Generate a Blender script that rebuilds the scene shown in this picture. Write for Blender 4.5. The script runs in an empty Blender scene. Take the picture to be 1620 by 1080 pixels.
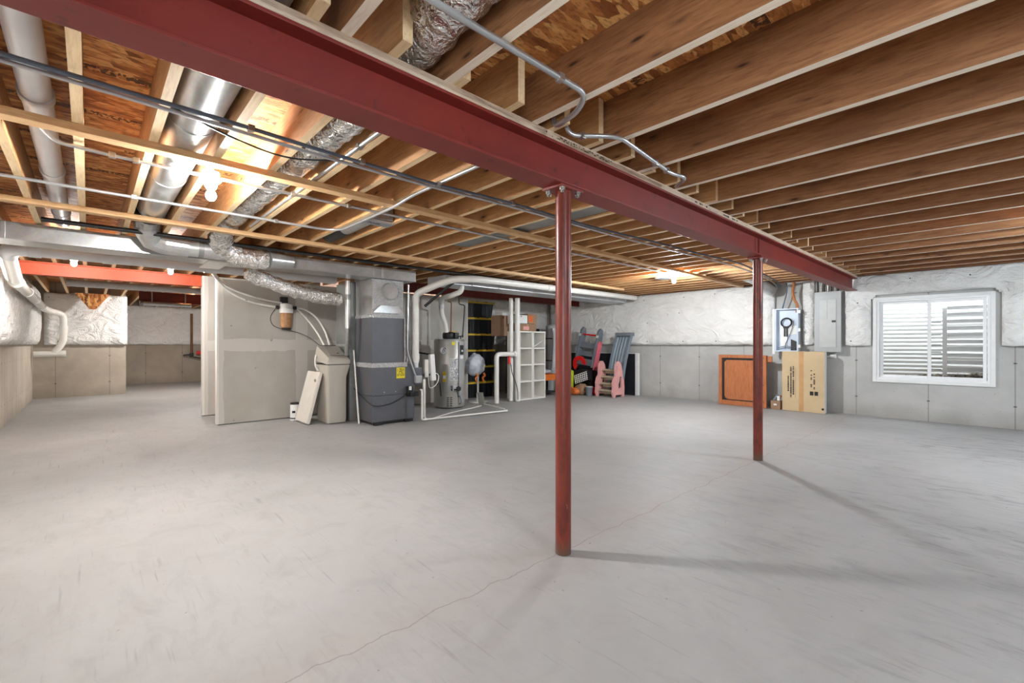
import bpy, bmesh, math, random
from mathutils import Vector, Matrix, noise, Euler
PI = math.pi
D = bpy.data; sc = bpy.context.scene; COL = sc.collection
random.seed(7)

# ------------------------------------------------------------------ camera, sky, light, exposure
cam = D.objects.new('camera', D.cameras.new('camera')); COL.objects.link(cam)
cam.location = (0, 0, 1.22); cam.rotation_euler = (PI/2, 0, math.radians(47.107))
cam.data.sensor_width = 36; cam.data.lens = 16.0; cam.data.shift_y = 4/1620
cam.data.clip_start = .02; sc.camera = cam
w = D.worlds.new('sky'); sc.world = w; w.use_nodes = True
w.node_tree.nodes['Background'].inputs[0].default_value = (.86, .93, 1, 1)
w.node_tree.nodes['Background'].inputs[1].default_value = 6.5
sc.view_settings.view_transform = 'Standard'; sc.view_settings.look = 'None'
sc.view_settings.gamma = 1; sc.view_settings.use_curve_mapping = False
sc.view_settings.exposure = 0.46
def lamp(name, kind, loc, power, color, size=.05, rot=None, size_y=None):
    l = D.lights.new(name, kind); l.energy = power; l.color = color
    o = D.objects.new(name, l); COL.objects.link(o); o.location = loc
    if kind == 'AREA':
        l.size = size
        if size_y: l.shape = 'RECTANGLE'; l.size_y = size_y
    elif kind == 'SUN': l.angle = size
    else: l.shadow_soft_size = size
    if rot: o.rotation_euler = rot
    return o
WARM = (.99, .975, .95); NEUT = (.90, .96, 1); COOL = (.76, .89, 1)
BULBS = [  # centre of the bulb, output in watts, colour, label
    ((-3.62, .60, 2.215), 80, WARM, 'bare lit bulb nearest the round metal duct and first furring strip'),
    ((-3.62, 6.95, 2.235), 92, NEUT, 'bare lit bulb at the conduit end, in front of the window wall insulation'),
    ((-8.0, -.141, 2.236), 26, WARM, 'bare lit bulb in front of the orange beam, left of the pair'),
    ((-8.0, .844, 2.236), 26, WARM, 'bare lit bulb in front of the orange beam, right of the pair'),
    ((-13.3, 1.78, 2.22), 75, WARM, 'bare lit bulb in the far alcove beside the dark red beam'),
    ((1.35, 1.2, 2.235), 38, COOL, 'added fill bulb out of view between the right hand joists beside the viewer'),  # unseen bulb, added as fill for the near right side
    ((1.35, 6.2, 2.235), 100, COOL, 'added fill bulb out of view between the right hand joists, toward the window wall'),  # another unseen bulb, added to brighten the window side
]
# fill light added in an unseen window opening in the wall behind the viewer
lamp('rear_window_fill', 'AREA', (.95, -.99, 1.45), 40, (.84, .92, 1), 1.0, (PI/2, 0, 0), .88)
bpy.context.view_layer.update()

# ------------------------------------------------------------------ materials
def srgb(r, g, b):
    f = lambda c: (c/255/12.92) if c/255 <= .04045 else ((c/255+.055)/1.055)**2.4
    return (f(r), f(g), f(b), 1)
class N:
    """small node-graph builder"""
    def __init__(s, name, rough=.6, metal=0., spec=None):
        s.m = D.materials.new(name); s.m.use_nodes = True; s.t = s.m.node_tree
        s.b = s.t.nodes['Principled BSDF']; s.b.inputs['Roughness'].default_value = rough
        s.b.inputs['Metallic'].default_value = metal
        if spec is not None: s.b.inputs['Specular IOR Level'].default_value = spec
    def n(s, typ, **k):
        x = s.t.nodes.new(typ)
        for a, v in k.items():
            if a.startswith('i_'): x.inputs[a[2:].replace('_', ' ')].default_value = v
            else: setattr(x, a, v)
        return x
    def l(s, a, b): s.t.links.new(a, b)
    def coord(s, scale=(1, 1, 1), rand=False, rot=(0, 0, 0)):
        tc = s.n('ShaderNodeTexCoord'); mp = s.n('ShaderNodeMapping')
        mp.inputs['Scale'].default_value = scale; mp.inputs['Rotation'].default_value = rot
        s.l(tc.outputs['Object'], mp.inputs['Vector'])
        if rand:
            oi = s.n('ShaderNodeObjectInfo'); mu = s.n('ShaderNodeMath', operation='MULTIPLY'); mu.inputs[1].default_value = 37
            s.l(oi.outputs['Random'], mu.inputs[0])
            cb = s.n('ShaderNodeCombineXYZ'); s.l(mu.outputs[0], cb.inputs[0]); s.l(mu.outputs[0], cb.inputs[1]); s.l(mu.outputs[0], cb.inputs[2])
            s.l(cb.outputs[0], mp.inputs['Location'])
        return mp.outputs[0]
    def noise(s, vec, scale=5, detail=4, rough=.5, dist=0.):
        x = s.n('ShaderNodeTexNoise'); x.inputs['Scale'].default_value = scale; x.inputs['Detail'].default_value = detail
        x.inputs['Roughness'].default_value = rough; x.inputs['Distortion'].default_value = dist
        s.l(vec, x.inputs['Vector']); return x.outputs['Fac']
    def ramp(s, fac, stops):
        r = s.n('ShaderNodeValToRGB'); e = r.color_ramp.elements
        while len(e) < len(stops): e.new(.5)
        for k, (p, c) in enumerate(stops):
            e[k].position = p; e[k].color = c if len(c) == 4 else (*c, 1)
        s.l(fac, r.inputs[0]); return r.outputs[0]
    def mix(s, fac, a, b, mode='MIX'):
        x = s.n('ShaderNodeMix', data_type='RGBA', blend_type=mode)
        for sock, v in ((x.inputs[0], fac), (x.inputs[6], a), (x.inputs[7], b)):
            if hasattr(v, 'is_linked') or isinstance(v, bpy.types.NodeSocket): s.l(v, sock)
            else: sock.default_value = v
        return x.outputs[2]
    def math(s, op, a, b=None, c=None):
        x = s.n('ShaderNodeMath', operation=op)
        for k, v in enumerate((a, b, c)):
            if v is None: continue
            if isinstance(v, bpy.types.NodeSocket): s.l(v, x.inputs[k])
            else: x.inputs[k].default_value = v
        return x.outputs[0]
    def xyz(s, vec):
        x = s.n('ShaderNodeSeparateXYZ'); s.l(vec, x.inputs[0]); return x.outputs
    def color(s, c):
        if isinstance(c, bpy.types.NodeSocket): s.l(c, s.b.inputs['Base Color'])
        else: s.b.inputs['Base Color'].default_value = c
        return s
    def bump(s, h, strength=.3, dist=.01):
        x = s.n('ShaderNodeBump'); x.inputs['Strength'].default_value = strength; x.inputs['Distance'].default_value = dist
        s.l(h, x.inputs['Height']); s.l(x.outputs[0], s.b.inputs['Normal']); return s
    def rough(s, h):
        s.l(h, s.b.inputs['Roughness']); return s
def plain(name, rgb, rough=.55, metal=0., var=.12, scale=9, rand=True):
    g = N(name, rough, metal); c = srgb(*rgb); lo = tuple(v*(1-var) for v in c[:3])+(1,); hi = tuple(min(1, v*(1+var*.6)) for v in c[:3])+(1,)
    g.color(g.ramp(g.noise(g.coord(rand=rand), scale, 4), [(.3, lo), (.7, hi)])); return g.m
MT = {}
def mat_wood(name, a, b, dark, knots=True, axis=0):
    g = N(name, .62); sc_ = [9, 9, 9]; sc_[axis] = .9
    v = g.coord(tuple(sc_), True)
    n1 = g.noise(v, 2.2, 5, .55, 1.2); base = g.ramp(n1, [(.28, srgb(*a)), (.72, srgb(*b))])
    n2 = g.noise(v, 9, 3, .6, .5); base = g.mix(g.ramp(n2, [(.45, (0, 0, 0, 1)), (.72, (.6, .6, .6, 1))]), base, srgb(*dark))
    if knots:
        ks = [2.6, 2.6, 5.]; ks[axis] = 1.3
        kv = g.coord(tuple(ks), True); vo = g.n('ShaderNodeTexVoronoi'); vo.inputs['Scale'].default_value = 2.1; g.l(kv, vo.inputs['Vector'])
        kn = g.ramp(vo.outputs['Distance'], [(.05, (1, 1, 1, 1)), (.11, (.3, .3, .3, 1)), (.21, (0, 0, 0, 1))])
        base = g.mix(kn, base, srgb(62, 36, 22))
        st = g.noise(g.coord((1.1, 3, 3), True), 1.3, 3); base = g.mix(g.ramp(st, [(.52, (0, 0, 0, 1)), (.72, (.45, .45, .45, 1))]), base, srgb(*dark))
    g.color(base); g.bump(n2, .15, .003); return g.m
MT['joist'] = mat_wood('joist_side_wood', (142, 94, 58), (172, 122, 80), (96, 58, 34))
MT['joist_lamplit'] = mat_wood('lamplit_joist_side_wood', (176, 128, 80), (204, 154, 102), (136, 90, 54))  # left joists: lamp light partly put into the lighter, yellower side colour
MT['lamplit_edge'] = mat_wood('lamplit_joist_edge_wood', (232, 200, 152), (242, 216, 176), (208, 170, 122), False)  # left joist undersides: lamp and floor bounce put into the pale colour
MT['joist_edge_lit'] = mat_wood('lit_joist_edge_wood', (240, 222, 200), (247, 236, 218), (222, 196, 164), False)  # right joist undersides: light from the floor put into the near-white colour
MT['stud'] = mat_wood('furring_wood', (214, 170, 120), (228, 190, 142), (180, 132, 88), False, 1)
MT['plate'] = mat_wood('plate_wood', (204, 180, 156), (218, 198, 176), (120, 98, 84), False, 1)
MT['frame_wood'] = mat_wood('stained_wood', (168, 98, 56), (186, 116, 70), (132, 70, 38), False, 2)

def mat_osb():
    g = N('strand_board', .7); v = g.coord((1, 1, 1))
    wv = g.noise(v, 1.5, 2); 
    vo = g.n('ShaderNodeTexVoronoi'); vo.inputs['Scale'].default_value = 1.; vo.inputs['Randomness'].default_value = 1
    mp = g.coord((34, 11, 20)); ad = g.mix(.12, mp, g.noise(g.coord(), 14, 2), 'ADD'); g.l(ad, vo.inputs['Vector'])
    sep = g.xyz(vo.outputs['Color'])
    base = g.ramp(sep[0], [(0, srgb(140, 80, 38)), (.35, srgb(196, 124, 64)), (.7, srgb(220, 154, 88)), (1, srgb(238, 184, 114))])
    fine = g.noise(g.coord((70, 22, 20)), 1.2, 3); base = g.mix(g.ramp(fine, [(.5, (0, 0, 0, 1)), (.7, (.6, .6, .6, 1))]), base, srgb(104, 56, 26))
    # ink stamps: rows of blurred block print across the sheet
    p = g.xyz(g.coord()); 
    row = g.math('LESS_THAN', g.math('FRACT', g.math('MULTIPLY', g.math('ADD', p[0], 50.16), 1/.61)), .10)
    blk = g.noise(g.coord((26, 60, 1)), 1, 1); ink = g.math('MULTIPLY', row, g.math('GREATER_THAN', blk, .47))
    gap = g.math('GREATER_THAN', g.noise(g.coord((.8, 1.7, 1)), 1.3, 0), .47); ink = g.math('MULTIPLY', ink, gap)
    base = g.mix(g.math('MULTIPLY', ink, .82), base, srgb(48, 28, 16))
    g.color(base); g.bump(sep[1], .3, .003); return g.m
MT['osb'] = mat_osb()

def mat_floor():
    g = N('floor_concrete', .6, spec=.3); v = g.coord((1, 1, 1))
    n1 = g.noise(v, .55, 5, .6, .6); base = g.ramp(n1, [(.25, srgb(146, 146, 145)), (.5, srgb(163, 163, 162)), (.8, srgb(178, 178, 178))])
    n2 = g.noise(v, 4, 6, .65, .8); base = g.mix(g.ramp(n2, [(.5, (0, 0, 0, 1)), (.8, (.38, .38, .38, 1))]), base, srgb(140, 138, 134))
    # trowel scuffs, darker where the slab was left rough toward the window side
    p = g.xyz(v); side = g.ramp(g.math('MULTIPLY_ADD', g.math('SUBTRACT', p[0], g.math('MULTIPLY', p[1], -.18)), .2, .22), [(0, (0, 0, 0, 1)), (1, (1, 1, 1, 1))])
    rot = g.coord((3.2, 11, 1), rot=(0, 0, .45)); n3 = g.noise(rot, 1.1, 6, .7, .8)
    sc3 = g.math('MULTIPLY', g.ramp(n3, [(.50, (0, 0, 0, 1)), (.64, (1, 1, 1, 1))]), g.math('MULTIPLY_ADD', side, .85, .10))
    n4 = g.noise(v, .9, 2); sc3 = g.math('MULTIPLY', sc3, g.ramp(n4, [(.38, (.1, .1, .1, 1)), (.58, (1, 1, 1, 1))]))
    base = g.mix(sc3, base, srgb(92, 90, 90))
    n5 = g.noise(v, 26, 2, .5); base = g.mix(g.ramp(n5, [(.74, (0, 0, 0, 1)), (.78, (.6, .6, .6, 1))]), base, srgb(100, 92, 84))
    for ang, k1 in ((.9, 1.), (-.5, 1.7), (2.1, 1.3)):
        s1 = g.noise(g.coord((1.3, 26*k1, 1), rot=(0, 0, ang)), 1.2, 3, .5, .35); s2 = g.noise(g.coord(rot=(0, 0, ang)), 1.6+k1, 2)
        base = g.mix(g.math('MULTIPLY', g.ramp(s1, [(.63, (0, 0, 0, 1)), (.72, (.34, .34, .34, 1))]), g.ramp(s2, [(.48, (0, 0, 0, 1)), (.62, (1, 1, 1, 1))])), base, srgb(112, 109, 106))
    # hairline cracks / control joint under the beam
    wob = g.math('MULTIPLY', g.math('SUBTRACT', g.noise(g.coord((1, 2.5, 1)), 2.2, 4), .5), .11)
    crk = g.math('LESS_THAN', g.math('ABSOLUTE', g.math('ADD', g.math('ADD', p[0], 1.76), wob)), .0035)
    base = g.mix(g.math('MULTIPLY', crk, .45), base, srgb(110, 96, 88))
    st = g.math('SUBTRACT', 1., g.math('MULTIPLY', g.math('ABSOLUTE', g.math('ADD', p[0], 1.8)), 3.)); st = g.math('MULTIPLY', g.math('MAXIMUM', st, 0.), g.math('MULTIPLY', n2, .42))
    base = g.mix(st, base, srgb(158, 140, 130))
    g.color(base); g.rough(g.ramp(n1, [(.3, (.5, .5, .5, 1)), (.7, (.68, .68, .68, 1))])); g.bump(n2, .12, .004); return g.m
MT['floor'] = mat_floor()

def mat_wall(name, axis, pitch=.92, off=0., tint=(176, 172, 164), extra=False):
    """poured concrete wall: form seams every pitch metres along an axis, tie holes, pitting"""
    g = N(name, .75); v = g.coord(); p = g.xyz(v); u = p[axis]
    n1 = g.noise(v, 1.1, 6, .6, .3); t = tint
    base = g.ramp(n1, [(.25, srgb(*[c-22 for c in t])), (.55, srgb(*t)), (.8, srgb(*[min(255, c+14) for c in t]))])
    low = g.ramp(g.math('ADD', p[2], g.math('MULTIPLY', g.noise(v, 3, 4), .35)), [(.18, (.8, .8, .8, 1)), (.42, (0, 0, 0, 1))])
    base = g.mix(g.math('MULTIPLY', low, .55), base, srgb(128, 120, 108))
    fr = g.math('FRACT', g.math('MULTIPLY', g.math('ADD', u, 40*pitch+off), 1/pitch))
    seam = g.math('LESS_THAN', g.math('ABSOLUTE', g.math('SUBTRACT', fr, .5)), .006/pitch)
    base = g.mix(g.math('MULTIPLY', seam, .55), base, srgb(96, 90, 82))
    zf = g.math('ABSOLUTE', g.math('SUBTRACT', g.math('FRACT', g.math('MULTIPLY', g.math('ADD', p[2], .29), 1/.62)), .99))
    hole = g.math('MULTIPLY', g.math('LESS_THAN', g.math('ABSOLUTE', g.math('SUBTRACT', fr, .5)), .017/pitch), g.math('LESS_THAN', zf, .02))
    base = g.mix(g.math('MULTIPLY', hole, .8), base, srgb(58, 52, 46))
    pit = g.noise(v, 38, 1); base = g.mix(g.ramp(pit, [(.76, (0, 0, 0, 1)), (.79, (.6, .6, .6, 1))]), base, srgb(90, 84, 78))
    g.color(base); g.bump(n1, .3, .01); return g.m
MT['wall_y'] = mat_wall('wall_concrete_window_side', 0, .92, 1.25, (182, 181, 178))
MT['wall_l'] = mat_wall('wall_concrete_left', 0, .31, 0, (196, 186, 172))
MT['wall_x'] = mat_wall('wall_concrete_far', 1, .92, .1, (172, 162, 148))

def mat_vinyl():
    g = N('insulation_facing', .27); v = g.coord(rand=True)
    n1 = g.noise(g.coord((1.7, 1.7, 2.6)), 1.6, 3, .5, 2.2); n2 = g.noise(g.coord((5, 5, 9)), 3, 4, .55, 2.2)
    g.color(g.ramp(n1, [(.3, srgb(236, 234, 230)), (.7, srgb(244, 243, 240))])); 
    g.bump(g.math('ADD', n1, g.math('MULTIPLY', n2, .22)), 1., .07); return g.m
MT['vinyl'] = mat_vinyl()
def mat_drywall():
    g = N('drywall', .8); v = g.coord(); p = g.xyz(v)
    n = g.noise(v, 2.2, 4, .5, .4)
    base = g.ramp(n, [(.35, srgb(182, 178, 170)), (.7, srgb(194, 190, 183))])
    wob = g.math('MULTIPLY', g.math('SUBTRACT', n, .5), .12)
    h = g.math('LESS_THAN', g.math('ABSOLUTE', g.math('ADD', g.math('SUBTRACT', p[2], 1.2), wob)), .09)
    fy = g.math('ABSOLUTE', g.math('SUBTRACT', g.math('FRACT', g.math('MULTIPLY', g.math('ADD', p[1], 7.76), 1/1.22)), .5))
    vj = g.math('LESS_THAN', g.math('ADD', fy, g.math('MULTIPLY', wob, .6)), .075)
    m = g.math('MAXIMUM', h, vj); base = g.mix(g.math('MULTIPLY', m, .75), base, srgb(212, 208, 202))
    sc_ = g.noise(v, 9, 1); base = g.mix(g.ramp(sc_, [(.77, (0, 0, 0, 1)), (.8, (.5, .5, .5, 1))]), base, srgb(110, 104, 98))
    g.color(base); return g.m
MT['drywall'] = mat_drywall()
MT['drywall_edge'] = plain('drywall_joint_compound', (226, 222, 216), .7, var=.05)

def mat_steel(name, rgb, dark):
    g = N(name, .48); v = g.coord((1, 1, 1)); n1 = g.noise(v, 2.2, 6, .65, .4); n2 = g.noise(v, 13, 4, .6)
    base = g.ramp(n1, [(.3, srgb(*[int(c*.86) for c in rgb])), (.7, srgb(*rgb))])
    base = g.mix(g.ramp(n2, [(.62, (0, 0, 0, 1)), (.72, (.7, .7, .7, 1))]), base, srgb(*dark)); g.color(base); g.bump(n2, .1, .002); return g.m
MT['beam'] = mat_steel('red_primer_steel', (138, 44, 34), (80, 26, 20))
MT['beam_orange'] = mat_steel('orange_primer_steel', (214, 92, 54), (176, 70, 42))
MT['beam_dark'] = mat_steel('dark_red_primer_steel', (118, 40, 30), (80, 26, 22))
def mat_column():
    g = N('column_primer', .35); v = g.coord((4, 4, 1.2)); n1 = g.noise(v, 2.5, 6, .7, .8); p = g.xyz(g.coord())
    base = g.ramp(n1, [(.3, srgb(74, 30, 24)), (.6, srgb(128, 52, 38)), (.85, srgb(150, 70, 50))])
    low = g.ramp(g.math('ADD', p[2], g.math('MULTIPLY', n1, .16)), [(.08, (1, 1, 1, 1)), (.19, (0, 0, 0, 1))])
    base = g.mix(g.math('MULTIPLY', low, .85), base, srgb(92, 84, 68)); 
    sp = g.noise(g.coord((14, 14, 7)), 2, 2); base = g.mix(g.ramp(sp, [(.74, (0, 0, 0, 1)), (.78, (.7, .7, .7, 1))]), base, srgb(190, 150, 130))
    g.color(base); return g.m
MT['column'] = mat_column()
def mat_galv(name, rgb=(214, 216, 216), rough=.28, spangle=True, metal=.65):
    g = N(name, rough, metal); v = g.coord(rand=True); n1 = g.noise(v, 3, 5, .6, .6)
    c = rgb; base = g.ramp(n1, [(.3, srgb(*[int(k*.86) for k in c])), (.7, srgb(*c))])
    if spangle:
        vo = g.n('ShaderNodeTexVoronoi'); vo.inputs['Scale'].default_value = 60; g.l(v, vo.inputs['Vector'])
        base = g.mix(.12, base, vo.outputs['Color'], 'MULTIPLY')
    g.color(base); g.bump(g.noise(v, 1.7, 2), .25, .03); return g.m
MT['galv'] = mat_galv('galvanised_sheet')
MT['galv_dull'] = mat_galv('dull_galvanised', (168, 170, 168), .45)
MT['galv_white'] = mat_galv('pale_duct_metal', (226, 230, 234), .4, False, .55)
MT['emt'] = mat_galv('conduit_metal', (206, 208, 210), .3, False, .8)
MT['bolt'] = mat_galv('bolt_metal', (200, 200, 196), .3, False, .9)
def mat_foil(name, rgb, s=16):
    g = N(name, .15, .95); v = g.coord((1, 1, 1), True); n = g.noise(v, s*.8, 3, .5, 2.5); n2 = g.noise(v, s*1.7, 2, .5, 2.)
    g.color(g.ramp(n2, [(.3, srgb(*[int(c*.8) for c in rgb])), (.6, srgb(*rgb))])); g.bump(g.math('ADD', n, g.math('MULTIPLY', n2, .5)), 1., .03); return g.m
MT['foil'] = mat_foil('crumpled_foil', (246, 244, 240), 11)
MT['foil_tape'] = mat_foil('foil_tape', (236, 238, 240), 26)
MT['foil_tape'].node_tree.nodes['Principled BSDF'].inputs['Metallic'].default_value = .45
MT['foil'].node_tree.nodes['Principled BSDF'].inputs['Metallic'].default_value = .88
MT['pvc'] = plain('white_pvc', (228, 226, 220), .32, var=.05)
MT['pvc_grey'] = plain('pale_grey_pvc', (206, 206, 208), .38, var=.05)
MT['furnace'] = plain('charcoal_cabinet_paint', (92, 94, 100), .42, .25, var=.06)
MT['black'] = plain('black_rubber', (26, 26, 28), .5, var=.2)
MT['black_pl'] = plain('black_tote_plastic', (30, 32, 36), .42, var=.15)
MT['dark'] = plain('dark_metal', (44, 42, 42), .45, .3)
MT['yellow'] = plain('yellow_plastic', (214, 178, 40), .45)
MT['yellow_lbl'] = plain('yellow_label', (226, 212, 40), .6, var=.05)
MT['white'] = plain('white_paint', (228, 228, 226), .5, var=.04)
MT['white_vinyl'] = plain('white_window_vinyl', (232, 232, 232), .4, var=.03)
MT['paper'] = plain('white_label_paper', (224, 224, 226), .7, var=.05)
MT['ink'] = plain('black_ink', (28, 26, 26), .7)
MT['softener'] = plain('warm_grey_plastic', (186, 180, 170), .45, var=.04)
MT['softener_lid'] = plain('grey_plastic_lid', (150, 146, 138), .4, var=.05)
MT['cream'] = plain('cream_plastic', (224, 219, 210), .4, var=.04)
MT['heater'] = plain('heater_jacket', (168, 166, 160), .4, .35, var=.05)
MT['amber'] = plain('rusty_filter_bowl', (166, 120, 78), .35, var=.3, scale=25)
MT['copper'] = plain('dull_brown_pipe', (118, 78, 50), .4, .5)
MT['shelf'] = plain('white_laminate', (232, 230, 224), .5, var=.03)
MT['shelf_in'] = plain('cream_laminate', (206, 200, 188), .6, var=.04)
MT['card'] = plain('cardboard', (196, 172, 136), .8, var=.1, scale=3)
MT['card_dark'] = plain('brown_cardboard', (150, 118, 92), .8, var=.1)
MT['tape'] = plain('packing_tape', (190, 146, 98), .35, var=.12)
MT['orange'] = plain('orange_plastic', (216, 112, 44), .45)
MT['red'] = plain('red_plastic', (214, 34, 30), .4)
MT['pink'] = plain('pink_plastic', (222, 162, 158), .5, var=.06)
MT['hotpink'] = plain('bright_pink_plastic', (220, 110, 124), .5, var=.06)
MT['tan'] = plain('tan_plastic', (178, 164, 140), .55, var=.06)
MT['toy_grey'] = plain('slate_grey_plastic', (116, 122, 130), .5, var=.06)
MT['slide_grey'] = plain('blue_grey_plastic', (122, 134, 144), .45, var=.06)
MT['lime'] = plain('lime_plastic', (196, 206, 48), .45)
MT['panel_grey'] = plain('panel_grey_paint', (164, 166, 166), .45, .2, var=.04)
MT['panel_light'] = plain('light_grey_panel_paint', (176, 178, 176), .4, .15, var=.05)
MT['media'] = plain('pale_blue_enamel', (196, 208, 222), .4, var=.06)
MT['blue_cable'] = plain('grey_blue_cable', (92, 104, 120), .45, var=.2)
MT['orange_tube'] = plain('orange_brown_tube', (182, 110, 56), .5)
MT['cloth'] = plain('grey_plastic_bag', (184, 188, 196), .4, var=.12, scale=14)
MT['foam'] = plain('grey_foam', (206, 206, 208), .8, var=.06)
MT['porcelain'] = plain('white_porcelain', (238, 236, 230), .3, var=.02)
MT['soil'] = plain('gravel', (120, 108, 92), .95, var=.5, scale=22)
MT['well'] = plain('white_well_steel', (236, 236, 232), .5, var=.04, scale=3)
g = N('lit_bulb_glass'); g.b.inputs['Emission Color'].default_value = (1, .95, .86, 1); g.b.inputs['Emission Strength'].default_value = 26; MT['bulb'] = g.m
g = N('window_glass', .02); g.b.inputs['Transmission Weight'].default_value = 1; g.b.inputs['IOR'].default_value = 1.02; g.color((.97, .98, 1, 1)); MT['glass'] = g.m

# ------------------------------------------------------------------ shape helpers
class MB:
    def __init__(s): s.bm = bmesh.new(); s.mi = 0
    def _mark(s, n0):
        s.bm.faces.ensure_lookup_table()
        for f in s.bm.faces[n0:]: f.material_index = s.mi
    def m(s, i): s.mi = i; return s
    def box(s, x0, x1, y0, y1, z0, z1, M=None, bev=0.):
        n0 = len(s.bm.faces); vs = [s.bm.verts.new(Vector(c)) for c in ((x0,y0,z0),(x1,y0,z0),(x1,y1,z0),(x0,y1,z0),(x0,y0,z1),(x1,y0,z1),(x1,y1,z1),(x0,y1,z1))]
        for f in ((3,2,1,0),(4,5,6,7),(0,1,5,4),(1,2,6,5),(2,3,7,6),(3,0,4,7)): s.bm.faces.new([vs[i] for i in f])
        if bev:
            ed = list({e for v in vs for e in v.link_edges})
            r = bmesh.ops.bevel(s.bm, geom=ed, offset=bev, segments=2, affect='EDGES', profile=.6)
            vs = list({v for f in s.bm.faces[n0:] for v in f.verts}) if len(s.bm.faces) > n0 else vs
            s.bm.faces.ensure_lookup_table(); vs = list({v for f in s.bm.faces[n0:] for v in f.verts})
        if M is not None:
            for v in vs: v.co = M @ v.co
        s._mark(n0); return s
    def tube(s, pts, r, seg=12, caps=True, wob=0.):
        pts = [Vector(p) for p in pts]; n0 = len(s.bm.faces)
        rs = r if isinstance(r, (list, tuple)) else [r]*len(pts)
        T = []
        for i in range(len(pts)):
            a = pts[max(0, i-1)]; b = pts[min(len(pts)-1, i+1)]; T.append((b-a).normalized())
        up = Vector((0, 0, 1)) if abs(T[0].z) < .9 else Vector((1, 0, 0))
        X = T[0].cross(up).normalized(); rings = []
        for i, p in enumerate(pts):
            X = (X-T[i]*X.dot(T[i])).normalized(); Y = T[i].cross(X); ring = []
            for k in range(seg):
                a = 2*PI*k/seg; rr = rs[i]
                if wob: rr *= 1+wob*noise.noise(Vector((p.x*13+math.cos(a)*2.3, p.y*13+math.sin(a)*2.3, p.z*13)))
                ring.append(s.bm.verts.new(p+X*math.cos(a)*rr+Y*math.sin(a)*rr))
            rings.append(ring)
        for i in range(len(rings)-1):
            for k in range(seg): s.bm.faces.new((rings[i][k], rings[i][(k+1) % seg], rings[i+1][(k+1) % seg], rings[i+1][k]))
        if caps: s.bm.faces.new(rings[0][::-1]); s.bm.faces.new(rings[-1])
        s._mark(n0); return s
    def cyl(s, a, b, r, seg=16, r2=None):
        return s.tube([a, b], [r, r if r2 is None else r2], seg)
    def lathe(s, c, prof, seg=24, axis='z'):
        n0 = len(s.bm.faces); c = Vector(c); rings = []
        for (r, h) in prof:
            ring = []
            for k in range(seg):
                a = 2*PI*k/seg; v = (r*math.cos(a), r*math.sin(a), h)
                if axis == 'x': v = (h, v[0], v[1])
                elif axis == 'y': v = (v[0], h, v[1])
                ring.append(s.bm.verts.new(c+Vector(v)))
            rings.append(ring)
        for i in range(len(rings)-1):
            for k in range(seg): s.bm.faces.new((rings[i][k], rings[i][(k+1) % seg], rings[i+1][(k+1) % seg], rings[i+1][k]))
        s.bm.faces.new(rings[0][::-1]); s.bm.faces.new(rings[-1]); s._mark(n0); return s
    def prism(s, pts, depth, M, holes=None):
        """outline in local xy extruded along local z by depth, placed by M"""
        n0 = len(s.bm.faces)
        if not holes:
            a = [s.bm.verts.new(M @ Vector((x, y, 0))) for x, y in pts]; b = [s.bm.verts.new(M @ Vector((x, y, depth))) for x, y in pts]
            s.bm.faces.new(a[::-1]); s.bm.faces.new(b)
            for i in range(len(a)): j = (i+1) % len(a); s.bm.faces.new((a[i], a[j], b[j], b[i]))
        else:
            tmp = bmesh.new(); loops = [pts]+holes; edges = []
            for lp in loops:
                vs = [tmp.verts.new((x, y, 0)) for x, y in lp]
                for i in range(len(vs)): edges.append(tmp.edges.new((vs[i], vs[(i+1) % len(vs)])))
            bmesh.ops.triangle_fill(tmp, use_beauty=True, edges=edges)
            tmp.verts.index_update(); va = {}; vb = {}
            for v in tmp.verts: va[v.index] = s.bm.verts.new(M @ v.co); vb[v.index] = s.bm.verts.new(M @ (v.co+Vector((0, 0, depth))))
            for f in tmp.faces:
                s.bm.faces.new([va[v.index] for v in f.verts][::-1]); s.bm.faces.new([vb[v.index] for v in f.verts])
            for e in tmp.edges:
                if len(e.link_faces) == 1:
                    i, j = e.verts[0].index, e.verts[1].index; s.bm.faces.new((va[i], va[j], vb[j], vb[i]))
            tmp.free()
        s._mark(n0); return s
    def build(s, name, mats, parent=None, smooth=False):
        if not isinstance(mats, (list, tuple)): mats = [mats]
        bmesh.ops.recalc_face_normals(s.bm, faces=s.bm.faces[:])
        me = D.meshes.new(name); s.bm.to_mesh(me); s.bm.free()
        for k in mats: me.materials.append(MT[k] if isinstance(k, str) else k)
        if smooth:
            for p in me.polygons: p.use_smooth = True
            if smooth != 'all':
                try: me.set_sharp_from_angle(angle=.7)
                except Exception: pass
        o = D.objects.new(name, me); COL.objects.link(o)
        if parent: o.parent = parent; o.matrix_parent_inverse = parent.matrix_basis.inverted()
        return o
def tag(o, label, cat, group=None, kind=None):
    o['label'] = label; o['category'] = cat
    if group: o['group'] = group
    if kind: o['kind'] = kind
    return o
def thing(name, label, cat, loc=(0, 0, 0), group=None, rotz=0.):
    o = D.objects.new(name, None); COL.objects.link(o); o.location = loc; o.rotation_euler = (0, 0, rotz); o.empty_display_size = .05
    return tag(o, label, cat, group)
def struct(o): o['kind'] = 'structure'; return o
def B(name, mat, parent, *b, bev=0.):
    m = MB(); m.box(*b, bev=bev); return m.build(name, mat, parent)
def fillet(pts, rad, n=6):
    pts = [Vector(p) for p in pts]; out = [pts[0]]
    for i in range(1, len(pts)-1):
        a, b, c = pts[i-1], pts[i], pts[i+1]; d1 = (a-b); d2 = (c-b)
        t = min(rad, d1.length*.48, d2.length*.48); p = b+d1.normalized()*t; q = b+d2.normalized()*t
        for k in range(n+1):
            u = k/n; out.append(p*(1-u)**2+b*2*u*(1-u)+q*u*u)
    out.append(pts[-1]); return out
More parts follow.
